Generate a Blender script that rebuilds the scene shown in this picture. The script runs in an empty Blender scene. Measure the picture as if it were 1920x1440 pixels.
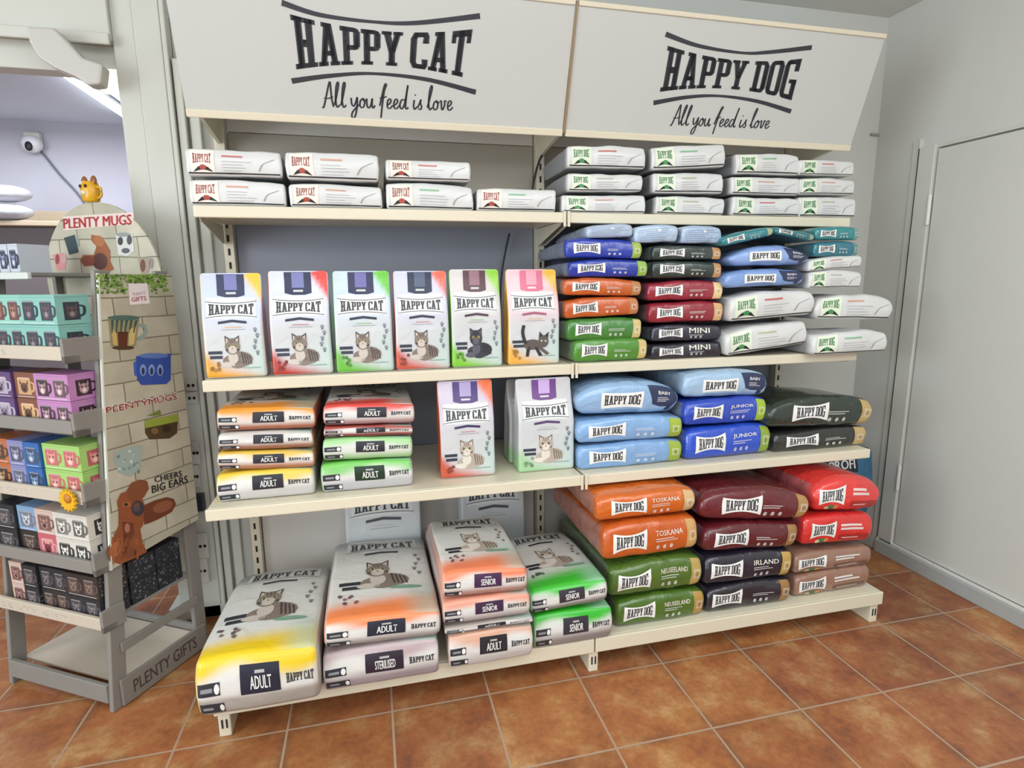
import bpy, math, random
from mathutils import Vector, noise
from mathutils.geometry import tessellate_polygon
sc = bpy.context.scene
col = sc.collection
# ------------------------------------------------------------------ camera
YAW, PITCH, ROLL, FPX = .2389, .1758, -.0092, 1085.66
CAM = Vector((-.7224, -1.8911, 1.3946))
def cam_axes():
    cy, sy = math.cos(YAW), math.sin(YAW)
    r = Vector((cy, -sy, 0)); d = Vector((sy, cy, 0)); u = Vector((0, 0, 1))
    cp, sp = math.cos(PITCH), math.sin(PITCH)
    d2 = d*cp - u*sp; u2 = u*cp + d*sp
    cr, sr = math.cos(ROLL), math.sin(ROLL)
    return r*cr + u2*sr, d2, u2*cr - r*sr
AR, AD, AU = cam_axes()
cd = bpy.data.cameras.new('camera'); cam = bpy.data.objects.new('camera', cd); col.objects.link(cam)
cd.sensor_width = 36; cd.lens = 36*FPX/1920; cd.clip_start = .02
from mathutils import Matrix
cam.matrix_world = Matrix(((AR.x, AU.x, -AD.x, CAM.x), (AR.y, AU.y, -AD.y, CAM.y), (AR.z, AU.z, -AD.z, CAM.z), (0, 0, 0, 1)))
sc.camera = cam
# ------------------------------------------------------------------ world, lights, exposure
w = bpy.data.worlds.new('world'); sc.world = w; w.use_nodes = True
w.node_tree.nodes['Background'].inputs[0].default_value = (.86, .93, 1, 1)
w.node_tree.nodes['Background'].inputs[1].default_value = .5
def area(name, loc, rot, sx, sy, power, colr=(1, 1, 1)):
    l = bpy.data.lights.new(name, 'AREA'); l.shape = 'RECTANGLE'; l.size = sx; l.size_y = sy; l.energy = power; l.color = colr
    o = bpy.data.objects.new(name, l); col.objects.link(o); o.location = loc; o.rotation_euler = rot
    return o
area('ceiling_lamp_light', (-.9, -1.5, 2.55), (math.radians(12), 0, 0), 2.4, .5, 20, (.95, .99, 1))
area('ceiling_lamp_light', (.9, -1.7, 2.55), (math.radians(12), 0, 0), 1.6, .5, 14, (.95, .99, 1))
area('ceiling_lamp_light', (-.2, -3.4, 2.5), (math.radians(38), 0, 0), 3.6, .8, 50, (.94, .98, 1))
area('unseen_fill_light', (-1.6, -4.6, 1.4), (math.radians(80), 0, math.radians(-15)), 3.0, 2.0, 34, (.91, .97, 1))  # out of view behind the camera, after the window-like glints on the canopy
area('unseen_fill_light', (-4.2, -2.2, 1.5), (math.radians(90), 0, math.radians(-80)), 2.6, 1.8, 135, (.88, .97, 1))  # added fill from the left, brightens the right wall and door
area('added_up_light', (.4, -2.6, 1.95), (math.radians(180), 0, 0), 1.8, .8, 46, (.92, .98, 1))  # added fill pointing up, to brighten the ceiling
area('far_room_lamp_light', (-2.6, 1.9, 2.38), (0, 0, 0), 1.2, .3, 26, (.93, .95, 1))
sc.view_settings.view_transform = 'Standard'; sc.view_settings.look = 'None'
sc.view_settings.exposure = -0.24; sc.view_settings.gamma = 1; sc.view_settings.use_curve_mapping = False

# ------------------------------------------------------------------ helpers
def lin(c):
    if isinstance(c, str): c = tuple(int(c[i:i+2], 16) for i in (0, 2, 4))
    return tuple(((v/255)/12.92 if v/255 <= .04045 else ((v/255+.055)/1.055)**2.4) for v in c[:3])
def mixc(a, b, t):
    t = max(0., min(1., t)); return tuple(a[i]*(1-t)+b[i]*t for i in range(3))
def sst(a, b, x):
    t = max(0., min(1., (x-a)/(b-a))); return t*t*(3-2*t)
def on(u, v, **k):
    q = AR*((u-960)/FPX) - AU*((v-720)/FPX) + AD
    ax, val = list(k.items())[0]; i = 'xyz'.index(ax)
    return CAM + q*((val-CAM[i])/q[i])
def nodes(m):
    m.use_nodes = True; nt = m.node_tree; return nt, nt.nodes, nt.links, nt.nodes['Principled BSDF']
MATS = {}
def mat(name, c, rough=.5, metal=0, bump=0, bscale=40, var=0, spec=.5):
    if name in MATS: return MATS[name]
    m = bpy.data.materials.new(name); nt, N, L, B = nodes(m); c = lin(c)
    B.inputs['Base Color'].default_value = (*c, 1); B.inputs['Roughness'].default_value = rough; B.inputs['Metallic'].default_value = metal
    B.inputs['Specular IOR Level'].default_value = spec
    tc = N.new('ShaderNodeTexCoord')
    if var:
        n = N.new('ShaderNodeTexNoise'); n.inputs['Scale'].default_value = 2.3; n.inputs['Detail'].default_value = 4
        L.new(tc.outputs['Object'], n.inputs['Vector'])
        mx = N.new('ShaderNodeMix'); mx.data_type = 'RGBA'
        mx.inputs[6].default_value = (*[v*(1-var) for v in c], 1); mx.inputs[7].default_value = (*[min(1, v*(1+var)) for v in c], 1)
        L.new(n.outputs['Fac'], mx.inputs[0]); L.new(mx.outputs[2], B.inputs['Base Color'])
    if bump:
        n = N.new('ShaderNodeTexNoise'); n.inputs['Scale'].default_value = bscale; n.inputs['Detail'].default_value = 3
        L.new(tc.outputs['Object'], n.inputs['Vector'])
        b = N.new('ShaderNodeBump'); b.inputs['Strength'].default_value = bump; b.inputs['Distance'].default_value = .01
        L.new(n.outputs['Fac'], b.inputs['Height']); L.new(b.outputs[0], B.inputs['Normal'])
    MATS[name] = m; return m
def printed(name, rough, coat, bump, bscale):
    m = bpy.data.materials.new(name); nt, N, L, B = nodes(m)
    a = N.new('ShaderNodeAttribute'); a.attribute_name = 'Col'; L.new(a.outputs['Color'], B.inputs['Base Color'])
    B.inputs['Roughness'].default_value = rough; B.inputs['Coat Weight'].default_value = coat; B.inputs['Coat Roughness'].default_value = .18
    if bump:
        tc = N.new('ShaderNodeTexCoord'); n = N.new('ShaderNodeTexNoise'); n.inputs['Scale'].default_value = bscale; n.inputs['Detail'].default_value = 3
        n.inputs['Distortion'].default_value = .6
        L.new(tc.outputs['Object'], n.inputs['Vector'])
        b = N.new('ShaderNodeBump'); b.inputs['Strength'].default_value = bump; b.inputs['Distance'].default_value = .02
        L.new(n.outputs['Fac'], b.inputs['Height']); L.new(b.outputs[0], B.inputs['Normal'])
    return m
PAPER = printed('printed_paper_bag', .4, .3, .3, 10)
FOIL = printed('printed_plastic_bag', .24, .6, .75, 12)
CARD = printed('printed_board', .5, .1, 0, 1)
INK = printed('print_ink', .45, .1, 0, 1)

class MB:
    """collects faces with one colour each (or per corner)"""
    def __init__(s): s.v = []; s.f = []; s.c = []; s.key = {}
    def vert(s, p, key=None):
        if key is not None:
            if key in s.key: return s.key[key]
            s.key[key] = len(s.v)
        s.v.append(tuple(p)); return len(s.v)-1
    def face(s, idx, c): s.f.append(tuple(idx)); s.c.append(c)
    def box(s, x0, y0, z0, x1, y1, z1, c=(1, 1, 1), fn=None):
        P = [(x, y, z) for z in (z0, z1) for y in (y0, y1) for x in (x0, x1)]
        if fn: P = [fn(p) for p in P]
        b = len(s.v); s.v += [tuple(p) for p in P]
        for q in ((0, 2, 3, 1), (4, 5, 7, 6), (0, 1, 5, 4), (2, 6, 7, 3), (0, 4, 6, 2), (1, 3, 7, 5)): s.face([b+i for i in q], c)
    def prism(s, pts, axis, a0, a1, c=(1, 1, 1)):
        """extrude a 2D polygon along an axis ('x','y','z')"""
        def mk(p, a): return {'x': (a, p[0], p[1]), 'y': (p[0], a, p[1]), 'z': (p[0], p[1], a)}[axis]
        b = len(s.v); n = len(pts)
        s.v += [mk(p, a0) for p in pts] + [mk(p, a1) for p in pts]
        s.face([b+i for i in range(n)][::-1], c); s.face([b+n+i for i in range(n)], c)
        for i in range(n): s.face((b+i, b+(i+1) % n, b+n+(i+1) % n, b+n+i), c)
    def build(s, name, m, parent=None, bevel=0, smooth=False, colr=True):
        me = bpy.data.meshes.new(name); me.from_pydata(s.v, [], s.f); me.update()
        import bmesh
        if not smooth or bevel:
            bm = bmesh.new(); bm.from_mesh(me); bmesh.ops.recalc_face_normals(bm, faces=bm.faces)
            if not colr: bm.to_mesh(me)
            bm.free()
        if colr:
            at = me.color_attributes.new('Col', 'FLOAT_COLOR', 'CORNER'); buf = []
            for f, c in zip(s.f, s.c):
                if isinstance(c[0], (tuple, list)):
                    for k in c: buf += [*k, 1]
                else:
                    buf += [*c, 1]*len(f)
            at.data.foreach_set('color', buf)
        if smooth: me.polygons.foreach_set('use_smooth', [True]*len(me.polygons))
        me.materials.append(m)
        o = bpy.data.objects.new(name, me); col.objects.link(o)
        if parent: o.parent = parent
        if bevel:
            b = o.modifiers.new('bevel', 'BEVEL'); b.width = bevel; b.segments = 2; b.limit_method = 'ANGLE'
        return o
def tag(o, label=None, cat=None, group=None, kind=None):
    if label: o['label'] = label
    if cat: o['category'] = cat
    if group: o['group'] = group
    if kind: o['kind'] = kind
    return o
def empty(name, loc, rz=0, ry=0):
    o = bpy.data.objects.new(name, None); col.objects.link(o); o.location = loc
    o.rotation_mode = 'XYZ'; o.rotation_euler = (0, ry, rz); o.empty_display_size = .05; return o
def simple(name, boxes, m, parent=None, bevel=0, kind=None):
    b = MB()
    for q in boxes: b.box(*q)
    o = b.build(name, m, parent, bevel, colr=False)
    if kind: o['kind'] = kind
    return o
def tube(name, pts, rad, m, parent=None, res=6):
    b = MB(); P = [Vector(p) for p in pts]; rings = []
    for i, p in enumerate(P):
        t = (P[min(i+1, len(P)-1)] - P[max(i-1, 0)]).normalized()
        a = t.cross(Vector((0, 0, 1)));
        if a.length < .01: a = t.cross(Vector((0, 1, 0)))
        a.normalize(); c = t.cross(a)
        rings.append([b.vert(p + (a*math.cos(k*2*math.pi/res) + c*math.sin(k*2*math.pi/res))*rad) for k in range(res)])
    for r0, r1 in zip(rings, rings[1:]):
        for k in range(res): b.face((r0[k], r0[(k+1) % res], r1[(k+1) % res], r1[k]), (1, 1, 1))
    b.face(rings[0][::-1], (1, 1, 1)); b.face(rings[-1], (1, 1, 1))
    return b.build(name, m, parent, smooth=True, colr=False)
def catmull(P, n=6):
    o = []
    for i in range(len(P)-1):
        p0 = P[max(i-1, 0)]; p1 = P[i]; p2 = P[i+1]; p3 = P[min(i+2, len(P)-1)]
        for k in range(n):
            t = k/n
            o.append(tuple(.5*(2*p1[j] + (p2[j]-p0[j])*t + (2*p0[j]-5*p1[j]+4*p2[j]-p3[j])*t*t + (3*p1[j]-p0[j]-3*p2[j]+p3[j])*t**3) for j in range(len(p1))))
    o.append(tuple(P[-1])); return o

# ------------------------------------------------------------------ flat artwork: lists of (polygon, colour, layer)
def ell(cx, cy, rx, ry, n=14, a0=0): return [(cx+rx*math.cos(a0+2*math.pi*i/n), cy+ry*math.sin(a0+2*math.pi*i/n)) for i in range(n)]
def rc(x0, y0, x1, y1): return [(x0, y0), (x1, y0), (x1, y1), (x0, y1)]
def Q(*a): return [(a[i], a[i+1]) for i in range(0, len(a), 2)]
GL = {
 'H': (.64, [rc(.09, 0, .25, 1), rc(.39, 0, .55, 1), rc(.25, .42, .39, .57), rc(0, 0, .31, .1), rc(.33, 0, .64, .1), rc(0, .9, .31, 1), rc(.33, .9, .64, 1)]),
 'A': (.62, [Q(.06, 0, .2, 0, .37, 1, .22, 1), Q(.42, 0, .57, 0, .4, 1, .26, 1), rc(.17, .24, .46, .36), rc(0, 0, .26, .1), rc(.36, 0, .62, .1), rc(.14, .9, .4, 1)]),
 'P': (.56, [rc(.08, 0, .24, 1), rc(0, 0, .33, .1), rc(0, .88, .4, 1), rc(.2, .4, .4, .53), rc(.4, .5, .56, .9), Q(.4, .88, .56, .88, .5, .97, .4, 1), Q(.4, .4, .5, .43, .56, .53, .4, .53)]),
 'Y': (.62, [rc(.23, 0, .39, .46), Q(.05, 1, .22, 1, .37, .44, .23, .38), Q(.57, 1, .42, 1, .26, .44, .39, .38), rc(.15, 0, .47, .1), rc(0, .9, .27, 1), rc(.36, .9, .62, 1)]),
 'C': (.54, [rc(0, .16, .16, .84), Q(0, .82, .16, .82, .2, .88, .2, 1, .1, 1), Q(0, .18, .16, .18, .2, .12, .2, 0, .1, 0), rc(.18, .87, .4, 1), rc(.18, 0, .4, .13), Q(.4, 1, .4, .87, .38, .7, .54, .7, .54, .9, .48, 1), Q(.4, 0, .4, .13, .38, .27, .54, .27, .54, .1, .48, 0)]),
 'T': (.58, [rc(.21, 0, .37, 1), rc(.12, 0, .46, .1), rc(0, .86, .58, 1), rc(0, .72, .1, .9), rc(.48, .72, .58, .9)]),
 'D': (.58, [rc(.08, 0, .24, 1), rc(0, 0, .4, .12), rc(0, .88, .4, 1), rc(.42, .14, .58, .86), Q(.4, 0, .48, .02, .58, .16, .42, .16, .4, .12), Q(.4, 1, .48, .98, .58, .84, .42, .84, .4, .88)]),
 'O': (.56, [rc(0, .15, .16, .85), rc(.4, .15, .56, .85), rc(.14, .88, .42, 1), rc(.14, 0, .42, .12), Q(0, .84, .16, .84, .18, .9, .14, 1, .06, .96), Q(.56, .84, .4, .84, .38, .9, .42, 1, .5, .96), Q(0, .16, .16, .16, .18, .1, .14, 0, .06, .04), Q(.56, .16, .4, .16, .38, .1, .42, 0, .5, .04)]),
 'G': (.58, [rc(0, .15, .16, .85), rc(.14, .88, .44, 1), rc(.14, 0, .44, .12), Q(0, .84, .16, .84, .18, .9, .14, 1, .06, .96), Q(0, .16, .16, .16, .18, .1, .14, 0, .06, .04), rc(.42, .7, .58, 1), rc(.42, 0, .58, .48), rc(.3, .4, .58, .5)]),
}
def logo(x0, y0, x1, y1, word, c, bars=True, dip=.2, layer=2, light=False, bold=0):
    """bow-shaped slab lettering filling the box; the two curved bars run above and below it"""
    out = []; adv = .07; W = 0; pos = []
    for ch in word:
        if ch == ' ': W += .22; continue
        pos.append((ch, W)); W += GL[ch][0] + adv
    W -= adv
    def wp(X, Y):
        k = dip*(1-(2*X-1)**2)
        return (x0 + (x1-x0)*X, y0 + (y1-y0)*(k + Y*(1-2*k)))
    for ch, px in pos:
        for poly in GL[ch][1]:
            for e in (-.022, .022): out.append(([wp((px+p[0]+e)/W, p[1]) for p in poly], c, layer))
    if bars:
        n = 12
        for s in (0, 1):
            top = []; bot = []
            for i in range(n+1):
                X = -.07 + 1.14*i/n; k = (dip)*(1-(2*X-1)**2)
                th = .05
                if s: y = 1.14 - k*.95
                else: y = -.2 + k*.95
                top.append((x0+(x1-x0)*X, y0+(y1-y0)*(y+th))); bot.append((x0+(x1-x0)*X, y0+(y1-y0)*y))
            for i in range(n): out.append(([bot[i], bot[i+1], top[i+1], top[i]], c, layer))
    return out
def bow(x0, y0, x1, y1, c, dip=.18, layer=1, n=8):
    out = []
    for i in range(n):
        a, b = i/n, (i+1)/n; ka, kb = dip*(1-(2*a-1)**2), dip*(1-(2*b-1)**2)
        X = lambda t: x0+(x1-x0)*t; Y = lambda t: y0+(y1-y0)*t
        out.append(([(X(a), Y(ka)), (X(b), Y(kb)), (X(b), Y(1-kb)), (X(a), Y(1-ka))], c, layer))
    return out
TXT = {}
def text_tris(t, off=0.0):
    if (t, off) in TXT: return TXT[(t, off)]
    cu = bpy.data.curves.new('lettering', 'FONT'); cu.body = t; cu.size = 1; cu.resolution_u = 2; cu.offset = off
    o = bpy.data.objects.new('lettering', cu); me = o.to_mesh(); me.calc_loop_triangles()
    V = [(v.co.x, v.co.y) for v in me.vertices]; T = [[V[i] for i in tr.vertices] for tr in me.loop_triangles]
    o.to_mesh_clear(); bpy.data.objects.remove(o); bpy.data.curves.remove(cu)
    xs = [p[0] for p in V]; ys = [p[1] for p in V]
    r = (T, min(xs), min(ys), max(xs), max(ys)); TXT[(t, off)] = r; return r
def text(t, x0, y0, x1, y1, c, off=.015, layer=3):
    T, a, b, cc, d = text_tris(t, 0.0)
    return [([(x0+(x1-x0)*(p[0]+e-a)/(cc-a), y0+(y1-y0)*(p[1]-b)/(d-b)) for p in tri], c, layer) for tri in T for e in ((-off*.8, off*.8) if off else (0,))]
def stroke(P, wd, c, layer=3, smooth=True, n=5):
    if smooth: P = catmull(P, n)
    out = []; L = []; R = []
    for i, p in enumerate(P):
        a = P[max(i-1, 0)]; b = P[min(i+1, len(P)-1)]; dx, dy = b[0]-a[0], b[1]-a[1]; l = math.hypot(dx, dy) or 1
        nx, ny = -dy/l, dx/l; h = wd*(.35 + .65*abs(dy)/l)/2 + wd*.1
        L.append((p[0]+nx*h, p[1]+ny*h)); R.append((p[0]-nx*h, p[1]-ny*h))
    for i in range(len(P)-1): out.append(([R[i], R[i+1], L[i+1], L[i]], c, layer))
    return out
SCR = {
 'A': (.5, [[(-.06, -.02), (.02, -.02), (.14, .3), (.3, .8), (.4, 1.02), (.42, .7), (.44, .3), (.5, 0)], [(.06, .36), (.25, .34), (.5, .42)]]),
 'l': (.26, [[(.0, .08), (.12, .45), (.25, .9), (.22, 1.02), (.13, .8), (.07, .3), (.12, .0), (.26, .1)]]),
 'y': (.36, [[(.0, .4), (.02, .14), (.12, .06), (.25, .3), (.3, .42), (.26, .0), (.14, -.38), (.0, -.42), (.02, -.22), (.2, -.02), (.38, .12)]]),
 'o': (.3, [[(.2, .4), (.06, .32), (.0, .12), (.08, .0), (.2, .08), (.24, .28), (.16, .4), (.2, .3), (.34, .34)]]),
 'u': (.38, [[(.0, .4), (.0, .12), (.08, .0), (.2, .14), (.27, .4), (.25, .12), (.3, .0), (.4, .12)]]),
 'f': (.3, [[(.0, .1), (.12, .5), (.28, .98), (.36, .98), (.24, .7), (.12, .1), (.04, -.4)], [(.0, .42), (.16, .44), (.36, .5)]]),
 'e': (.28, [[(.0, .14), (.14, .2), (.22, .34), (.14, .41), (.04, .28), (.04, .06), (.14, .0), (.3, .14)]]),
 'd': (.42, [[(.24, .36), (.12, .4), (.0, .2), (.04, .02), (.14, .04), (.26, .3), (.42, 1.0), (.34, .6), (.28, .1), (.34, .0), (.42, .08)]]),
 'i': (.18, [[(.06, .4), (.02, .12), (.08, .0), (.2, .12)], [(.1, .58), (.13, .62)]]),
 's': (.24, [[(.0, .08), (.12, .3), (.17, .42), (.14, .28), (.2, .12), (.14, .0), (.02, .04)]]),
 'v': (.32, [[(.0, .36), (.06, .38), (.08, .08), (.14, .02), (.24, .24), (.24, .4), (.36, .36)]]),
}
def script_text(t, x0, y0, x1, hgt, c, slope=0):
    W = 0; pos = []
    for ch in t:
        if ch == ' ': W += .2; continue
        pos.append((ch, W)); W += SCR[ch][0]+.05
    k = (x1-x0)/W; out = []
    for ch, px in pos:
        for P in SCR[ch][1]:
            out += stroke([(x0+(px+p[0])*k, y0+p[1]*hgt + slope*(px+p[0])/W) for p in P], .075*k, c)
    return out
def xf(art, x0, y0, x1, y1, dl=0):
    return [([(x0+(x1-x0)*p[0], y0+(y1-y0)*p[1]) for p in poly], c, l+dl) for poly, c, l in art]
# palette
NAVY = lin('232b4d'); BLK = lin('1e1e24'); WHT = lin('e9e9e6'); INKC = lin('26262e'); GRY = lin('9c9da0')
LOGO_D = lin('33333a')
def cat_art(kind='tabby', k=0):
    if kind == 'black': A, B, Cc, E = lin('3a3a44'), lin('25252d'), lin('5a5a66'), lin('c9b24a')
    elif kind == 'pale': A, B, Cc, E = lin('b5a89b'), lin('77695f'), lin('ddd6cc'), lin('8a8f5a')
    else: A, B, Cc, E = lin('84776d'), lin('453c38'), lin('c9c0b6'), lin('a5a868')
    o = []
    if kind == 'kitten':
        A, B, Cc = lin('5c5450'), lin('2e2a2a'), lin('b8afa6')
        o += stroke([(.1, .95), (.06, .75), (.12, .5), (.2, .4)], .09, B, 3)
        o += [(ell(.38, .36, .3, .16), A, 3), (ell(.75, .45, .17, .19), A, 4), (Q(.6, .55, .62, .75, .74, .62), B, 4), (Q(.78, .62, .92, .74, .9, .52), B, 4)]
        o += [(Q(.2, .3, .32, .3, .26, .0, .16, .0), B, 3), (Q(.5, .3, .6, .34, .95, .08, .85, .03), A, 3), (Q(.45, .28, .55, .28, .72, .02, .6, .0), B, 3)]
        o += [(ell(.69, .47, .03, .03, 6), E if False else lin('d8d8c0'), 5), (ell(.82, .46, .03, .03, 6), lin('d8d8c0'), 5)]
        return o
    o += [(ell(.58, .26, .36, .22), A, 3), (ell(.4, .22, .3, .17), A, 3)]
    for i in range(4): o += [(Q(.62+.07*i, .46-.03*i, .66+.07*i, .45-.03*i, .7+.07*i, .12, .67+.07*i, .12), B, 4)]
    rf = random.Random(11 + k)
    for i in range(90):
        a = rf.random()*6.28; q = math.sqrt(rf.random())
        if i % 3: x, y, ly = .55+.33*q*math.cos(a), .26+.19*q*math.sin(a), 4
        else: x, y, ly = .4+.19*q*math.cos(a), .64+.2*q*math.sin(a), 5
        d = rf.random()*6.28; l = .035+.03*rf.random(); w_ = .007
        cc = mixc(A, B if rf.random() < .55 else Cc, .35+.5*rf.random())
        o.append(([(x, y), (x+l*math.cos(d), y+l*math.sin(d)), (x+w_*math.sin(d), y-w_*math.cos(d))], cc, ly+(1 if ly == 5 else 0)))
    o += [(ell(.24, .12, .2, .08), Cc, 4), (ell(.5, .08, .18, .07), A, 4), (ell(.4, .3, .14, .16), Cc, 4)]
    o += [(Q(.21, .66, .2, .92, .35, .82), B, 4), (Q(.45, .82, .6, .92, .59, .66), B, 4), (Q(.23, .7, .23, .86, .31, .8), Cc, 5), (Q(.49, .8, .57, .86, .57, .7), Cc, 5)]
    o += [(ell(.4, .62, .21, .23), A, 5), (ell(.4, .53, .12, .11), Cc, 6)]
    for dx in (-.05, 0, .05): o += [(Q(.39+dx, .72, .41+dx, .72, .405+dx*1.4, .84, .395+dx*1.4, .84), B, 6)]
    o += [(ell(.31, .64, .045, .04, 8), E, 6), (ell(.49, .64, .045, .04, 8), E, 6), (ell(.31, .64, .018, .035, 6), BLK, 7), (ell(.49, .64, .018, .035, 6), BLK, 7)]
    o += [(Q(.37, .58, .43, .58, .4, .54), lin('9a5f58'), 7), (Q(.21, .56, .3, .53, .3, .5, .22, .49), B, 6), (Q(.5, .53, .59, .56, .58, .49, .5, .5), B, 6)]
    return o
def paw(cx, cy, r, c):
    return [(ell(cx, cy-r*.25, r*.55, r*.45, 8), c, 3)] + [(ell(cx+r*.75*math.sin(a), cy+r*.6*math.cos(a)*.9, r*.2, r*.26, 6), c, 3) for a in (-1.1, -.4, .4, 1.1)]
def lines(x0, y0, x1, y1, n, c, rnd, layer=3, fill=.45):
    o = []; h = (y1-y0)/n
    for i in range(n):
        e = x0+(x1-x0)*(.55+.45*rnd.random()); o.append((rc(x0, y0+h*i, e, y0+h*(i+fill)), c, layer))
    return o

# ------------------------------------------------------------------ the bag body
class Bag:
    def __init__(s, W, H, D, r, kind, seed, wob=.004, puff=.0, taper=0, slump=0):
        s.W, s.H, s.D, s.kind, s.seed, s.wob, s.puff, s.taper, s.slump = W, H, D, kind, seed, wob, puff, taper, slump
        s.r = min(r, .49*min(W, H, D)); s.off = Vector((seed*7.13, seed*3.7, seed*1.9))
    def surf(s, p):
        W, H, D, r = s.W, s.H, s.D, s.r
        q = Vector((min(max(p[0], -W/2+r), W/2-r), min(max(p[1], r), D-r), min(max(p[2], r), H-r)))
        v = Vector(p)-q; n = v.normalized() if v.length > 1e-9 else Vector((0, 0, 1))
        P = q + n*r
        if s.kind == 'lie':
            X = 2*P.x/W; Y = P.y/D; Z = P.z/H
            # soft sack: thinner towards its sides and far end, flat where it rests
            e = s.puff*(max(0, abs(X)-.1))**2.2 + s.taper*Y**2.5
            e += s.slump*X*.5
            P.z = P.z*(1-e*min(1, Z*1.3))
            P.y += .10*H*abs(2*Z-1)**2*(1-min(1, Y*3)) + s.puff*.25*H*X*X*(1-min(1, Y*3))
            P.x *= 1 - .25*s.puff*(2*Z-1)**2
            nv = noise.noise_vector(P*5.5+s.off)
            k = s.wob*(.25+.75*min(1, Z*2))
            P += Vector((nv.x*k, nv.y*k*1.3, nv.z*k))
            n2 = noise.noise(Vector((P.x*16, P.y*5, P.z*30))+s.off)
            P += n*n2*s.wob*.5
        else:
            Z = P.z/H; k = sst(.5, .97, Z)
            P.y = D/2 + (P.y-D/2)*(1-.86*k)
            side = max(0, abs(2*P.x/W)-.8)/.2
            P.x -= math.copysign(1, P.x)*.010*side*(1-abs(2*(P.y-D/2)/max(.001, D*(1-.86*k))))*(.3+Z)
            P.y += .006*math.sin(P.x*22+s.seed)*k
            nv = noise.noise_vector(P*7+s.off); kk = s.wob*min(1, Z*3)
            P += Vector((nv.x*kk*.5, nv.y*kk, 0))
        P.z = max(P.z, 0)
        return P, n
    def pt(s, face, a, b, off):
        if face == 'front': p = ((a-.5)*s.W, 0, b*s.H)
        elif face == 'top': p = ((a-.5)*s.W, b*s.D, s.H)
        elif face == 'left': p = (-s.W/2, (1-a)*s.D, b*s.H)
        P, n = s.surf(p)
        return P + n*off
    def coords(s, lo, hi, step):
        r = s.r; c = [lo, lo+r*.2, lo+r*.45, lo+r*.75]; a, b = lo+r, hi-r
        n = max(2, int(math.ceil((b-a)/step))); c += [a+(b-a)*i/n for i in range(n+1)]
        c += [hi-r*.75, hi-r*.45, hi-r*.2, hi]
        return c
    def body(s, colf, m, parent, step=.02, name='bag_body'):
        b = MB(); W, H, D = s.W, s.H, s.D
        X = s.coords(-W/2, W/2, step); Y = s.coords(0, D, step*1.6); Z = s.coords(0, H, step)
        def grid(A, B, mk, face, flip):
            for i in range(len(A)-1):
                for j in range(len(B)-1):
                    ps = [mk(A[i], B[j]), mk(A[i+1], B[j]), mk(A[i+1], B[j+1]), mk(A[i], B[j+1])]
                    cs = [colf(face, p[0]/W+.5, p[1]/D, p[2]/H) for p in ps]
                    idx = []
                    for p in ps:
                        k = (round(p[0], 5), round(p[1], 5), round(p[2], 5))
                        idx.append(b.key[k] if k in b.key else b.vert(s.surf(p)[0], k))
                    if flip: idx.reverse(); cs.reverse()
                    b.face(idx, cs)
        grid(X, Z, lambda x, z: (x, 0, z), 'front', False); grid(X, Z, lambda x, z: (x, D, z), 'back', True)
        grid(X, Y, lambda x, y: (x, y, H), 'top', False); grid(X, Y, lambda x, y: (x, y, 0), 'bottom', True)
        grid(Y, Z, lambda y, z: (-W/2, y, z), 'left', True); grid(Y, Z, lambda y, z: (W/2, y, z), 'right', False)
        s.pend = (b, m, parent, name); s.extra = MB()
    def finish(s):
        b, m, parent, name = s.pend; k = len(b.v); nf = len(b.f)
        b.v += s.extra.v; b.f += [tuple(i+k for i in f) for f in s.extra.f]; b.c += s.extra.c
        o = b.build(name, m, parent, smooth=True); o.data.materials.append(INK)
        o.data.polygons.foreach_set('material_index', [0]*nf + [1]*(len(b.f)-nf)); return o
    def decal(s, name, art, m, parent, face='front', maxlen=.014, base=.0007):
        b = MB() if name else s.extra; fk = face; W = s.W; Hh = {'front': s.H, 'top': s.D, 'left': s.H}[face]; Wd = s.D if face == 'left' else W
        for poly, c, layer in art:
            off = base + .0004*layer
            tris = [poly] if len(poly) == 3 else [[poly[i] for i in t] for t in tessellate_polygon([[Vector((p[0], p[1], 0)) for p in poly]])]
            st = [tuple(t) for t in tris]
            while st:
                t = st.pop()
                e = [math.hypot((t[i][0]-t[(i+1) % 3][0])*Wd, (t[i][1]-t[(i+1) % 3][1])*Hh) for i in range(3)]
                mx = max(e)
                if mx > maxlen:
                    i = e.index(mx); a, bb, cc = t[i], t[(i+1) % 3], t[(i+2) % 3]; mm = ((a[0]+bb[0])/2, (a[1]+bb[1])/2)
                    st += [(a, mm, cc), (mm, bb, cc)]; continue
                ar = (t[1][0]-t[0][0])*(t[2][1]-t[0][1])-(t[2][0]-t[0][0])*(t[1][1]-t[0][1])
                if ar < 0: t = t[::-1]
                idx = [b.vert(s.pt(face, min(1, max(0, p[0])), min(1, max(0, p[1])), off), (fk, round(p[0], 5), round(p[1], 5), layer)) for p in t]
                if face == 'left': idx = idx
                if len(set(idx)) == 3: b.face(idx, c)
        return b.build(name, m, parent, smooth=True) if name else None
SEED = [0]
def corners(c, y):
    BL, BR, TL, TR = [on(*p, y=y) for p in c]; return BL, BR, TL, TR
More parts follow.
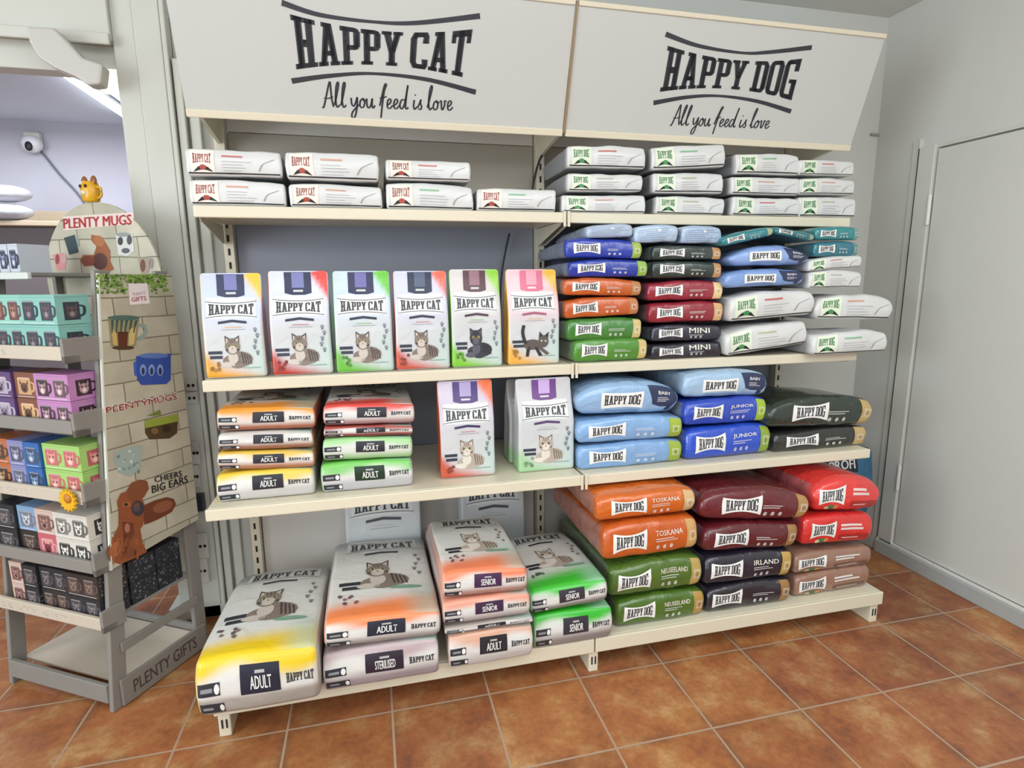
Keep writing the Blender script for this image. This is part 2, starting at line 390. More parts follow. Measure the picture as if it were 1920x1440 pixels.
# ---- sacks of dog food (plastic), cat food (paper), white sacks
def dog_art(bag, base, kind, par, name, end, rnd, dark_patch=None, lx=.1, lw=.34):
    bag.decal('brand_label', bow(lx, .22, lx+lw, .8, WHT) + logo(lx+.035, .33, lx+lw-.035, .7, 'HAPPY DOG', LOGO_D, bars=False, dip=.13), INK, par)
    a = []
    if name: a += text(name, .53, .5 if name == 'MINI' else .58, .82, .82 if name == 'MINI' else .73, lin('e6e2d6'), .012)
    pale = mixc(base, WHT, .55)
    a += lines(.53, .34 if name == 'MINI' else .42, .78, .43 if name == 'MINI' else .55, 2, pale, rnd)
    a += [(ell(.56+.07*i, .25, .018, .07, 8), pale, 3) for i in range(3)]
    if not end and name != 'MINI':
        dk2 = mixc(base, BLK, .45)
        a = [(rc(.5, .16, .93, .32), dk2, 2)] + lines(.54, .2, .86, .28, 1, pale, rnd) + lines(.5, .5, .84, .74, 2, mixc(base, WHT, .75), rnd, fill=.6)
        a += [(ell(lx+lw*.5, .13, lw*.2, .1, 10), lin('3f7a58'), 2), (ell(lx+lw*.68, .15, lw*.1, .08, 8), lin('c98a4a'), 3), (ell(lx+lw*.32, .12, lw*.1, .07, 8), lin('d8c8a0'), 3)]
    if a: bag.decal('product_name', a, INK, par)
    if end:
        ec = lin(end); dk = mixc(ec, BLK, .25)
        o = bag.decal('end_panel', [(rc(.865, .03, .985, .97), ec, 1), (rc(.89, .3, .96, .62), mixc(ec, WHT, .3), 2), (ell(.925, .45, .02, .1, 8), dk, 3)], INK, par)
        o['label'] = ('lime green' if end.startswith('9') or end.startswith('8') else 'gold') + ' end panel'
def puppy_art(bag, base, par, rnd, logo_top=False):
    bag.decal('brand_label', bow(.22, .2, .62, .72, WHT, .08) + logo(.25, .3, .59, .64, 'HAPPY DOG', LOGO_D, bars=False, dip=.12) + [(rc(.25, .12, .58, .17), mixc(base, NAVY, .4), 3)], INK, par)
    nv = lin('2c3557')
    bag.decal('dark_patch', [([(.72, .3), (.66, .9), (.97, .95), (.97, .4), (.93, .2), (.8, .22)], nv, 1)] + text('BABY', .77, .62, .9, .74, WHT) + lines(.76, .38, .92, .55, 3, mixc(nv, WHT, .6), rnd) + [(ell(.9, .13, .03, .1, 8), nv, 2)], INK, par)
def sack(cs, y, kind, label, D, base='2a4aa8', end='c9a86a', name='', group=None, z0=None, seedoff=0, r=None, puff=.13, slump=0, wob=.0065, side=None, taper=.35, yaw=0, art=None, lx=.1, cap=None):
    SEED[0] += 1; sd = SEED[0]; rnd = random.Random(sd)
    BL, BR, TL, TR = corners(cs, y)
    v = BR-BL; ang = math.atan2(v.z, v.x)
    W = ((BR-BL).length + (TR-TL).length)/2; H = ((TL-BL).length + (TR-BR).length)/2 - .0015
    mid = (BL+BR)/2
    if z0 is not None:
        dz = z0-mid.z; mid.z = z0 + (abs(math.sin(ang))*W*.5); H = max(.03, H-(mid.z-(mid.z-dz)) if dz > 0 else H)
    nm = {'white_dog': 'dog_food_bag', 'white_cat': 'cat_food_bag', 'dog': 'dog_food_bag', 'puppy': 'dog_food_bag', 'plain': 'dog_food_bag', 'cat': 'cat_food_bag'}[kind]
    root = empty(nm, mid, yaw, -ang); tag(root, label, 'pet food bag', group)
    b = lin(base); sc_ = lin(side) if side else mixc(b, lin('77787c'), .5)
    H = min(H, cap-mid.z-abs(math.sin(ang))*W/2) if cap else H
    rr = r if r is not None else .17*H
    bag = Bag(W, H, D, rr, 'lie', sd, wob, puff, taper, slump)
    if kind in ('dog', 'puppy', 'plain'):
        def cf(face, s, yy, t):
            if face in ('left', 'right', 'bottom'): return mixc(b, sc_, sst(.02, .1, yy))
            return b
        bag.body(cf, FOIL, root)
        if kind == 'dog': dog_art(bag, b, kind, root, name, end, rnd, lx=lx)
        elif kind == 'puppy': puppy_art(bag, b, root, rnd)
        else: bag.decal(None, lines(.08, .15, .92, .85, 6, mixc(b, lin('5f6f86'), .45), rnd, fill=.22) + [(rc(.5, .6, .58, .72), WHT, 3)], INK, root)
    elif kind in ('white_dog', 'white_cat'):
        dg = kind == 'white_dog'
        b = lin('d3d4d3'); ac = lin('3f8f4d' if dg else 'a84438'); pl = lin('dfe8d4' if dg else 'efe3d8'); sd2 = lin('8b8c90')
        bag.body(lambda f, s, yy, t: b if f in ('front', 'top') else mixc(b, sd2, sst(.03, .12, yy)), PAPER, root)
        a = [(rc(.05, .12, .3, .93), pl, 1)] + logo(.075, .44, .265, .82, 'HAPPY DOG' if dg else 'HAPPY CAT', mixc(ac, LOGO_D, .35), bars=False, dip=.1)
        a += [([(.07, .13), (.12, .3), (.175, .4), (.23, .3), (.28, .13), (.22, .19), (.175, .22), (.13, .19)], BLK, 3), (ell(.175, .3, .035, .1, 8), ac, 4)]
        a.append((rc(.02, .07, .98, .12), lin('2c2c30'), 1)); bag.decal('brand_label', a, INK, root)
        c2 = lin(rnd.choice(['c46a6a', 'd09a86', '7bb58a', 'b5b59a']))
        bag.decal(None, [(rc(.38, .7, .6, .76), c2, 3)] + lines(.38, .18, .72, .62, 4, lin('b4b5b8'), rnd, fill=.2) + stroke([(.76, .2), (.8, .45), (.88, .6), (.93, .68)], .01, lin('8f9094')), INK, root)
    bag.finish(); return root, bag
def catbox(cs, y, label, D, base, word, group=None, low='c9c4bd', panel='22222c', top_art=True, z0=None, r=.012, taper=.2, yaw=0, picture='tabby'):
    """paper block bag lying down: name panel on its end, picture on its top"""
    SEED[0] += 1; sd = SEED[0]; rnd = random.Random(sd)
    BL, BR, TL, TR = corners(cs, y); v = BR-BL; ang = math.atan2(v.z, v.x)
    W = ((BR-BL).length + (TR-TL).length)/2; H = ((TL-BL).length + (TR-BR).length)/2 - .0015
    root = empty('cat_food_bag', (BL+BR)/2, yaw, -ang); tag(root, label, 'pet food bag', group)
    bc = lin(base); lc = lin(low); wh = lin('dcdcd8'); steel = lin('8c929b'); mint = lin('a9c9bd')
    bag = Bag(W, H, D, r, 'lie', sd, .0035, .08, taper, 0)
    def cf(face, s, yy, t):
        if face == 'front':
            c = mixc(lc, wh, sst(.3, .42, t)); return mixc(c, bc, sst(.62, .86, t + .12*math.sin(s*7+sd)))
        if face == 'top':
            k = yy*D/.55
            c = mixc(bc, wh, sst(.06, .22, k - .08*s)); c = mixc(c, mint, .6*sst(.6, .9, s)*sst(.45, .2, k) if k < .45 else 0)
            return mixc(c, steel, .8*sst(.9, 1.05, k))
        if face == 'left': return mixc(mixc(bc, wh, .3), lc, sst(.1, .5, yy))
        return lc
    bag.body(cf, PAPER, root)
    a = [(rc(.36, .36, .68, .84), lin(panel), 1)] + text(word, .44, .44, .61, .66, WHT, .03, 3) + [(rc(.48, .7, .56, .75), lin('b0b0b0'), 3)]
    bag.decal('name_panel', a, INK, root)
    bag.decal('brand_label', logo(.73, .46, .95, .64, 'HAPPY CAT', LOGO_D, bars=False, dip=.1), INK, root)
    dk = lin('2c3038')
    bag.decal('weight_label', [(rc(.02, .42, .2, .64), dk, 1), (rc(.05, .49, .14, .56), lin('8d9096'), 2), (ell(.175, .53, .022, .09, 8), WHT, 2), (rc(.02, .1, .22, .28), dk, 1), (rc(.05, .16, .13, .21), lin('8d9096'), 2), (ell(.2, .19, .018, .07, 8), WHT, 2)], INK, root)
    if top_art and D > .3:
        top = [(rc(.14, .75, .9, .955), lin('dcdddb'), 0)] + logo(.18, .8, .86, .915, 'HAPPY CAT', BLK, bars=True, dip=.14) + [([(.33, .715), (.5, .73), (.68, .715), (.68, .74), (.5, .757), (.33, .74)], BLK, 3)]
        bag.decal('brand_label', top, INK, root, 'top')
        pic = xf(cat_art(picture), .24, .27, .8, .64)
        bag.decal('cat_picture', pic, INK, root, 'top')
        ex = [(rc(.1, .34, .3, .375), dk, 3), (rc(.13, .29, .3, .325), dk, 3)]
        rn = random.Random(sd)
        for i in range(9): ex.append((ell(.1+.2*rn.random(), .14+.1*rn.random(), .02, .014, 7), mixc(mixc(lin('5a4a68'), bc, .4*rn.random()), BLK, .2), 4))
        for i in range(5): ex += paw(.86+.03*math.sin(i*1.7), .66-.055*i, .028, lin('6d7076'))
        ex += [(ell(.72, .27, .16, .02, 10), lin('7aa088'), 3)] + text('MINK', .4, .2, .5, .22, lin('6a6e74'))[:0]
        bag.decal(None, ex, INK, root, 'top')
    bag.finish(); return root, bag
def stander(uL, uR, vB, vT, y, label, corner='e8c23c', low='e0a83a', capc='262c52', capin='8e8db8', bg='ccd3e8', cat='tabby', D=.085, group=None, z=None, yaw=0, gray=0, foot=True, tall=None):
    SEED[0] += 1; sd = SEED[0]; rnd = random.Random(sd)
    BL = on(uL, vB, y=y); BR = on(uR, vB, y=y); T = on((uL+uR)/2, vT, y=y+D/2)
    z0 = z if z is not None else (BL.z+BR.z)/2
    W = (BR-BL).length; H = tall or (T.z-z0)
    root = empty('cat_food_bag', ((BL.x+BR.x)/2, y, z0), yaw); tag(root, label, 'pet food bag', group)
    co, lo, b, wh, mint = lin(corner), lin(low), lin(bg), lin('cacdcf'), lin('b4d0c8')
    bag = Bag(W, H, D, .012, 'stand', sd, .004)
    def cf(face, s, yy, t):
        c = mixc(wh, b, sst(.35, .8, t))
        if face == 'front':
            c = mixc(c, mint, .55*sst(.55, 1, s)*sst(.5, .25, t) if t < .5 else 0)
            c = mixc(c, lo, sst(.22, .06, t + .16*s - .1*sst(.3, 0, s)) if t + .16*s < .3 else 0)
            c = mixc(c, co, sst(.0, .13, (s-.72) + (t-.9)*1.2))
        elif face == 'left': c = mixc(lo, co, t) if not gray else mixc(wh, lo, sst(.3, .1, t))
        elif face == 'top': c = mixc(b, co, sst(.7, .85, s))
        return c
    bag.body(cf, PAPER, root, step=.013)
    bag.decal('brand_label', [(rc(.09, .57, .89, .77), lin('dbdddc'), 0)] + logo(.13, .605, .85, .712, 'HAPPY CAT', LOGO_D, bars=True, dip=.14) + [([(.27, .545), (.5, .562), (.73, .545), (.73, .522), (.5, .538), (.27, .522)], mixc(lin(capc), BLK, .5), 3)], INK, root)
    cc = lin(capc)
    bag.decal('top_panel', [([(.27, .995), (.27, .79), (.4, .772), (.6, .772), (.71, .79), (.71, .995)], cc, 1), (rc(.39, .84, .59, .985), lin(capin), 2), (rc(.41, .80, .57, .82), mixc(cc, WHT, .7), 2)], INK, root)
    if cat: bag.decal('cat_picture', xf(cat_art(cat), .24, .09, .82, .44), INK, root)
    dk = lin('333a48')
    ex = [(rc(.08, .235, .3, .265), dk, 2), (rc(.1, .19, .3, .22), dk, 2)] + [(ell(.1+.14*rnd.random(), .06+.1*rnd.random(), .03, .018, 7), mixc(lo, BLK, .35+.3*rnd.random()), 3) for _ in range(7)]
    if foot:
        for i in range(5): ex += paw(.86+.03*math.sin(i*1.7), .46-.055*i, .035, lin('6d7680'))
    ex += [(rc(.62, .09, .9, .1), mixc(mint, lin('5a8a6a'), .6), 2), (rc(.38, .485, .64, .495), mixc(lo, wh, .4), 2), (rc(.32, .465, .7, .47), GRY, 2)]
    bag.decal(None, ex, INK, root)
    bag.finish(); return root

# ------------------------------------------------------------------ materials of the room
M_WALL = mat('wall_paint', 'cbccc7', .75, bump=.05, bscale=120, var=.02)
M_TRIM = mat('white_profile', 'cbccc4', .5, var=.015)
M_DOOR = mat('door_paint', 'cbccc6', .55, var=.03)
M_CEIL = mat('ceiling_paint', 'd6d8d4', .85)
M_FAR = mat('far_room_paint', 'b9bac6', .8)
M_FARC = mat('far_room_ceiling', 'd0daea', .85)
M_SHELF = mat('shelf_enamel', 'd8d0ba', .35, bump=.02, bscale=200)
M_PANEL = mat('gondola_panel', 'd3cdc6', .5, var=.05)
M_PANELB = mat('gondola_panel_grey_shade', '8b8e9a', .5, var=.04)  # shade between the shelves is mixed into this grey
M_DARK = mat('dark_slot', '1a1a1c', .7)
M_BLACK = mat('black_rubber', '17171a', .5)
M_BASEB = mat('sill_metal', 'a9adab', .45)
M_STAND = mat('grey_washed_wood', '84807a', .6, bump=.12, bscale=30, var=.12)
M_TRAYW = mat('pale_tray_board', 'c2b7a6', .55, var=.06)
def floor_mat():
    m = bpy.data.materials.new('terracotta_tiles'); nt, N, L, B = nodes(m)
    tc = N.new('ShaderNodeTexCoord'); mp = N.new('ShaderNodeMapping'); mp.inputs['Location'].default_value = (.063+.3262*40, .131+.326*40, 0)
    L.new(tc.outputs['Object'], mp.inputs[0])
    br = N.new('ShaderNodeTexBrick'); br.offset = 0; br.squash = 1
    br.inputs['Scale'].default_value = 1; br.inputs['Brick Width'].default_value = .3262; br.inputs['Row Height'].default_value = .3255
    br.inputs['Mortar Size'].default_value = .0042; br.inputs['Mortar Smooth'].default_value = .35; br.inputs['Bias'].default_value = 0
    br.inputs['Color1'].default_value = (*lin('8f5540'), 1); br.inputs['Color2'].default_value = (*lin('bb7c48'), 1); br.inputs['Mortar'].default_value = (*lin('a8876a'), 1)
    L.new(mp.outputs[0], br.inputs['Vector'])
    n1 = N.new('ShaderNodeTexNoise'); n1.inputs['Scale'].default_value = 7; n1.inputs['Detail'].default_value = 8; n1.inputs['Roughness'].default_value = .62; L.new(tc.outputs['Object'], n1.inputs['Vector'])
    r1 = N.new('ShaderNodeValToRGB'); e = r1.color_ramp.elements
    e[0].position = .32; e[0].color = (*lin('7a4c38'), 1); e[1].position = .66; e[1].color = (*lin('c9a472'), 1)
    a = e.new(.46); a.color = (*lin('a8683f'), 1); a = e.new(.54); a.color = (*lin('b07a4c'), 1); L.new(n1.outputs['Fac'], r1.inputs[0])
    mx = N.new('ShaderNodeMix'); mx.data_type = 'RGBA'; mx.inputs[0].default_value = .62
    L.new(br.outputs['Color'], mx.inputs[6]); L.new(r1.outputs[0], mx.inputs[7])
    # dirt worn into the tile edges
    n2 = N.new('ShaderNodeTexNoise'); n2.inputs['Scale'].default_value = 1.6; n2.inputs['Detail'].default_value = 5; L.new(tc.outputs['Object'], n2.inputs['Vector'])
    r2 = N.new('ShaderNodeValToRGB'); r2.color_ramp.elements[0].position = .35; r2.color_ramp.elements[0].color = (.55, .5, .47, 1); r2.color_ramp.elements[1].position = .6; r2.color_ramp.elements[1].color = (1, 1, 1, 1)
    L.new(n2.outputs['Fac'], r2.inputs[0])
    mu = N.new('ShaderNodeMix'); mu.data_type = 'RGBA'; mu.blend_type = 'MULTIPLY'; mu.inputs[0].default_value = .6
    L.new(mx.outputs[2], mu.inputs[6]); L.new(r2.outputs[0], mu.inputs[7])
    # fine grain and grimy tile rims
    n4 = N.new('ShaderNodeTexNoise'); n4.inputs['Scale'].default_value = 45; n4.inputs['Detail'].default_value = 6; n4.inputs['Roughness'].default_value = .7; L.new(tc.outputs['Object'], n4.inputs['Vector'])
    r4 = N.new('ShaderNodeValToRGB'); r4.color_ramp.elements[0].position = .3; r4.color_ramp.elements[0].color = (.55, .5, .46, 1); r4.color_ramp.elements[1].position = .62; r4.color_ramp.elements[1].color = (1.12, 1.1, 1.06, 1)
    L.new(n4.outputs['Fac'], r4.inputs[0])
    g = N.new('ShaderNodeMix'); g.data_type = 'RGBA'; g.blend_type = 'MULTIPLY'; g.inputs[0].default_value = .55; L.new(mu.outputs[2], g.inputs[6]); L.new(r4.outputs[0], g.inputs[7])
    b2 = N.new('ShaderNodeTexBrick'); b2.offset = 0; b2.inputs['Scale'].default_value = 1; b2.inputs['Brick Width'].default_value = .3262; b2.inputs['Row Height'].default_value = .3255
    b2.inputs['Mortar Size'].default_value = .032; b2.inputs['Mortar Smooth'].default_value = 1; L.new(mp.outputs[0], b2.inputs['Vector'])
    n5 = N.new('ShaderNodeTexNoise'); n5.inputs['Scale'].default_value = 4.5; n5.inputs['Detail'].default_value = 4; L.new(tc.outputs['Object'], n5.inputs['Vector'])
    r5 = N.new('ShaderNodeValToRGB'); r5.color_ramp.elements[0].position = .45; r5.color_ramp.elements[1].position = .62; L.new(n5.outputs['Fac'], r5.inputs[0])
    mm = N.new('ShaderNodeMath'); mm.operation = 'MULTIPLY'; L.new(b2.outputs['Fac'], mm.inputs[0]); L.new(r5.outputs[0], mm.inputs[1])
    m6 = N.new('ShaderNodeMath'); m6.operation = 'MULTIPLY'; m6.inputs[1].default_value = .5; L.new(mm.outputs[0], m6.inputs[0])
    gr = N.new('ShaderNodeMix'); gr.data_type = 'RGBA'; L.new(m6.outputs[0], gr.inputs[0]); L.new(g.outputs[2], gr.inputs[6]); gr.inputs[7].default_value = (*lin('5e4a3c'), 1)
    m3 = N.new('ShaderNodeMix'); m3.data_type = 'RGBA'; L.new(br.outputs['Fac'], m3.inputs[0]); L.new(gr.outputs[2], m3.inputs[6]); m3.inputs[7].default_value = (*lin('ac917a'), 1)
    L.new(m3.outputs[2], B.inputs['Base Color']); B.inputs['Roughness'].default_value = .42
    ad = N.new('ShaderNodeMath'); ad.operation = 'MULTIPLY_ADD'; ad.inputs[1].default_value = -.9; L.new(br.outputs['Fac'], ad.inputs[0]); L.new(n1.outputs['Fac'], ad.inputs[2])
    bp = N.new('ShaderNodeBump'); bp.inputs['Strength'].default_value = .35; bp.inputs['Distance'].default_value = .004; L.new(ad.outputs[0], bp.inputs['Height']); L.new(bp.outputs[0], B.inputs['Normal'])
    return m
def brick_mat():
    m = bpy.data.materials.new('printed_brick_board'); nt, N, L, B = nodes(m)
    tc = N.new('ShaderNodeTexCoord'); mp = N.new('ShaderNodeMapping'); mp.inputs['Rotation'].default_value = (math.radians(90), 0, 0)
    sx = N.new('ShaderNodeSeparateXYZ'); L.new(tc.outputs['Object'], sx.inputs[0])
    ad = N.new('ShaderNodeMath'); ad.operation = 'ADD'; L.new(sx.outputs[0], ad.inputs[0]); L.new(sx.outputs[1], ad.inputs[1])
    cx = N.new('ShaderNodeCombineXYZ'); L.new(ad.outputs[0], cx.inputs[0]); L.new(sx.outputs[2], cx.inputs[1])
    n = N.new('ShaderNodeTexNoise'); n.inputs['Scale'].default_value = 9; n.inputs['Detail'].default_value = 5; L.new(cx.outputs[0], n.inputs['Vector'])
    va = N.new('ShaderNodeMixRGB'); va.blend_type = 'ADD'; va.inputs[0].default_value = .012; L.new(cx.outputs[0], va.inputs[1]); L.new(n.outputs['Color'], va.inputs[2])
    br = N.new('ShaderNodeTexBrick'); br.inputs['Scale'].default_value = 1; br.inputs['Brick Width'].default_value = .19; br.inputs['Row Height'].default_value = .068
    br.inputs['Mortar Size'].default_value = .0022; br.inputs['Color1'].default_value = (*lin('bcb6a4'), 1); br.inputs['Color2'].default_value = (*lin('aba592'), 1); br.inputs['Mortar'].default_value = (*lin('77705f'), 1)
    L.new(va.outputs[0], br.inputs['Vector'])
    mx = N.new('ShaderNodeMix'); mx.data_type = 'RGBA'; mx.blend_type = 'OVERLAY'; mx.inputs[0].default_value = .35; L.new(br.outputs['Color'], mx.inputs[6]); L.new(n.outputs['Fac'], mx.inputs[7])
    L.new(mx.outputs[2], B.inputs['Base Color']); B.inputs['Roughness'].default_value = .5
    return m
M_BRICK = brick_mat()
# ------------------------------------------------------------------ the room
XR, YB, ZC, YR = 1.785, .645, 2.629, 2.7
def struct(name, boxes, m, bevel=0): return simple(name, boxes, m, None, bevel, 'structure')
struct('floor', [(-5, -5, -.05, 2.2, 3.2, 0)], floor_mat())
struct('ceiling', [(-5, -4.2, ZC, 2.2, YB+.1, ZC+.06)], M_CEIL)
struct('wall_back', [(-1.375, YB, 0, XR+.1, YB+.1, ZC)], M_WALL)
struct('wall_right', [(XR, -4.2, 1.98, XR+.1, YB, ZC), (XR, .40, 0, XR+.1, YB, 1.98), (XR, -4.2, 0, XR+.1, -1.2, 1.98)], M_WALL)
struct('wall_far', [(-5, YR, 0, -1.2, YR+.1, 2.6)], M_FAR)
struct('wall_left', [(-5, YB+.1, 0, -4.9, YR, 2.6)], M_FAR)
struct('trim_1', [(-5, YB+.1, 2.44, -1.3, YR+.1, 2.5)], M_FARC)      # ceiling of the room behind
struct('wall_partition', [(-1.31, YB+.1, 0, -1.2, YR, 2.44)], M_FAR)
# corner boxing between the back wall and the door
struct('trim_2', [(XR-.008, .395, .0, XR+.02, .43, 2.02), (XR-.016, .385, 0, XR+.01, .395, 2.02)], M_TRIM, .002)
struct('trim_3', [(XR-.05, YB-.012, 2.09, XR+.002, YB-.0005, 2.1)], mat('ledge_grey', '9b9b96', .6))
# door with frame and hinges
d = struct('door_1', [(XR-.004, -.98, .082, XR+.036, .302, 1.958)], M_DOOR, .002)
struct('trim_4', [(XR-.016, .31, .076, XR+.05, .395, 1.98), (XR-.002, -1.2, 1.966, XR+.05, .31, 1.98), (XR-.002, -1.2, 0, XR+.05, -1.0, 1.966)], M_TRIM, .003)
hg = mat('hinge_white', 'dcdcd6', .35)
for z in (1.63, .36):
    b = MB(); b.prism(ell(XR-.018, .306, .008, .008, 10), 'z', z, z+.13); b.build('hinge', hg, d, colr=False)
struct('baseboard_right', [(XR-.028, -1.2, 0, XR+.02, .395, .068)], M_BASEB, .004)
struct('trim_5', [(XR-.02, -1.2, .0682, XR-.003, .31, .0795)], mat('sill_white', 'd6d7d2', .4), .002)
struct('trim_6', [(XR-.01, .43, 0, XR, YB, .06)], M_BASEB, .002)
struct('baseboard_back', [(-1.375, YB-.014, 0, -1.2, YB-.0004, .07), (1.25, YB-.014, 0, XR-.01, YB-.0004, .07)], M_TRIM, .003)
# post of white profiles beside the shelving, with grooves between its boards
b = MB()
b.box(-1.56, .62, 0, -1.488, .74, ZC); b.box(-1.484, .60, 0, -1.397, .74, ZC); b.box(-1.393, .588, 0, -1.377, .66, ZC)
o = b.build('trim_7', M_TRIM, None, .004, colr=False); o['kind'] = 'structure'
struct('trim_8', [(-1.485, .63, 0, -1.392, .70, 2.6)], M_DARK)
struct('trim_9', [(-1.372, .60, .0, -1.345, YB-.0005, 2.2), (-1.335, .615, .0, -1.30, YB-.0005, 2.2)], M_TRIM, .004)
struct('trim_10', [(-1.60, .60, 0, -1.377, .74, .055)], M_TRIM, .004)
# lintel over the opening
b = MB(); b.box(-5, .60, 2.245, -1.56, .74, ZC)
b.box(-5, .585, 2.225, -1.56, .6, 2.262); b.box(-5, .66, 2.15, -1.56, .74, 2.245)
o = b.build('trim_11', M_TRIM, None, .004, colr=False); o['kind'] = 'structure'
tube_pts = lambda *p: catmull([tuple(q) for q in p], 6)
# plastic duct elbowing down from the lintel
pa = [on(62, 62, y=.57), on(88, 64, y=.57), on(150, 125, y=.72), on(205, 150, y=.9)]
dm = mat('duct_plastic', 'c2c0bb', .5)
def strip(name, p0, p1, wd, th, m):
    b = MB(); P0, P1 = Vector(p0), Vector(p1); t = (P1-P0).normalized(); s = t.cross(Vector((0, 1, 0))).normalized(); n = s.cross(t)
    q = []
    for P in (P0, P1):
        for a, c in ((-1, -1), (1, -1), (1, 1), (-1, 1)): q.append(b.vert(P + s*a*wd/2 + n*c*th/2))
    for f in ((0, 1, 2, 3), (7, 6, 5, 4), (0, 4, 5, 1), (1, 5, 6, 2), (2, 6, 7, 3), (3, 7, 4, 0)): b.face([q[i] for i in f], (1, 1, 1))
    return b.build(name, m, None, .006, colr=False)
b = MB(); OL = [on(u, v, y=.56) for u, v in ((60, 58), (112, 60), (135, 84), (165, 116), (202, 128), (198, 164), (174, 166), (150, 150), (112, 134), (84, 116), (66, 86))]
b.prism([(p.x, p.z) for p in OL], 'y', .52, .584); du = b.build('cable_duct', dm, None, .008, colr=False)
tag(du, 'wide white plastic duct bending diagonally down from the lintel over the opening', 'cable duct')
# emergency lamp
el = bpy.data.materials.new('lamp_glow'); nt, N, L, B = nodes(el); B.inputs['Emission Color'].default_value = (1, .98, .85, 1); B.inputs['Emission Strength'].default_value = .9
el2 = bpy.data.materials.new('tube_glow'); nt, N, L, B = nodes(el2); B.inputs['Emission Color'].default_value = (.97, .98, 1, 1); B.inputs['Emission Strength'].default_value = 11
p = on(214, 153, y=.66)
lm = simple('safety_lamp', [(-1.63, .645, p.z-.04, -1.5605, .69, p.z+.04)], el, None, .008); tag(lm, 'small square glowing lamp under the lintel beside the white post', 'lamp')
# fluorescent tube in the far room
q0, q1 = on(95, 118, z=2.40), on(245, 222, z=2.40)
tl = empty('tube_light', (q0+q1)/2); tag(tl, 'long fluorescent ceiling light glowing in the room behind', 'light')
t_ = tube('tube', [tuple(q0-tl.location), tuple(q1-tl.location)], .022, el2, tl, 8)
hs = tube('housing', [tuple(q0-tl.location+Vector((0, 0, .028))), tuple(q1-tl.location+Vector((0, 0, .028)))], .02, M_TRIM, tl, 6)
# security camera and its cable
p = on(60, 270, y=YR-.05)
ca = empty('security_camera', p); tag(ca, 'small white dome camera high on the far wall', 'camera')
b = MB()
for i in range(7):
    for j in range(14): pass
def ball(name, rx, ry, rz, m, par, c=(0, 0, 0), n=12):
    b = MB(); R = []
    for i in range(n//2+1):
        th = math.pi*i/(n//2); R.append([b.vert((c[0]+rx*math.sin(th)*math.cos(2*math.pi*k/n), c[1]+ry*math.sin(th)*math.sin(2*math.pi*k/n), c[2]+rz*math.cos(th))) for k in range(n)])
    for a_, b_ in zip(R, R[1:]):
        for k in range(n): b.face((a_[k], a_[(k+1) % n], b_[(k+1) % n], b_[k]), (1, 1, 1))
    return b.build(name, m, par, smooth=True, colr=False)
ball('camera_body', .06, .05, .055, mat('camera_white', 'dedee2', .4), ca)
simple('mount', [(-.045, 0, -.0, .045, .05, .075)], M_TRIM, ca, .01)
ball('lens', .022, .012, .03, M_BLACK, ca, (.0, -.045, -.022))
cb = tube('camera_cable', catmull([tuple(on(72, 277, y=YR-.012)), tuple(on(110, 325, y=YR-.012)), tuple(on(152, 372, y=YR-.012)), tuple(on(190, 440, y=YR-.012))], 5), .006, mat('cable_grey', '6b6c78', .6))
tag(cb, 'thin grey cable running diagonally down the far wall from the camera', 'cable')
# low shelf unit in the far room
fs = empty('wall_shelf', (-3.35, 2.45, 0)); tag(fs, 'pale wooden shelf unit against the far wall of the room behind', 'shelf')
pz = on(60, 388, y=2.4).z; pz2 = on(60, 415, y=2.3).z
simple('shelf_board', [(-.8, -.2, pz2-.03, 1.2, .24, pz2)], mat('pale_wood', 'b5a58d', .5, var=.08), fs, .004)
simple('back_rail', [(-.8, .16, pz2, 1.2, .19, pz)], mat('pale_wood', 'b5a58d', .5), fs, .004)
simple('cupboard', [(-.8, -.12, .0, 1.2, .23, pz2-.031)], mat('taupe_front', '6c6468', .6, var=.1), fs, .004)
# wrapped rolls standing on it
wr = mat('clear_wrap', 'c3c6d0', .25, bump=.5, bscale=25)
for i, (u, v, rr) in enumerate(((10, 372, .085), (12, 395, .095))):
    p = on(u, v, y=2.3); ob = ball('wrapped_bundle', .14, .09, .05, wr, None, (p.x, p.y, pz2+.052+.104*(1-i)), 16)
    tag(ob, ['upper of two white plastic wrapped bundles on the far shelf', 'lower of two white plastic wrapped bundles on the far shelf'][i], 'bundle', 'wrapped bundles on the far shelf')
# sockets on the strip beside the shelving
def socket(u0, v0, u1, v1, y, label, n=2, dark=True):
    a, c = on(u0, v0, y=y), on(u1, v1, y=y); x0, x1, z1, z0 = a.x, c.x, a.z, c.z
    r = empty('wall_socket', ((x0+x1)/2, y, z0)); tag(r, label, 'socket', 'sockets beside the shelving')
    simple('plate', [((x0-x1)/2, -.01, 0, (x1-x0)/2, 0, z1-z0)], mat('socket_plastic', 'c9c8c2', .4), r, .003)
    b = MB(); h = (z1-z0)/n
    for i in range(n):
        for s in (-1, 1): b.prism(ell(s*(x1-x0)*.2, h*(i+.5), .006, .007, 8), 'y', -.0112, -.0098)
    b.build('outlet', M_DARK, r, colr=False)
YS = .596
socket(347, 712, 371, 732, .6, 'upper small socket high on the white post right of the brick print board', 1)
socket(349, 735, 373, 756, .6, 'lower small socket high on the white post right of the brick print board', 1)
for i, (v0, v1, lb) in enumerate(((828, 868, 'round socket on the post level with the stacked cat food'), (872, 912, 'round socket on the post just above the dark switch'), (1000, 1044, 'upper of the two sockets low beside the shelving'), (1047, 1090, 'lowest socket on the white post beside the shelving'))):
    socket(368 if i > 1 else 358, v0, 394 if i > 1 else 378, v1, .598 if i < 2 else .585, lb, 1)
sw = on(372, 942, y=.58); so = simple('switch_box', [(sw.x-.02, .565, sw.z-.035, sw.x+.022, .6, sw.z+.035)], mat('dark_blue_plastic', '2c3440', .4), None, .004); tag(so, 'dark switch box on the white post between the sockets', 'switch')

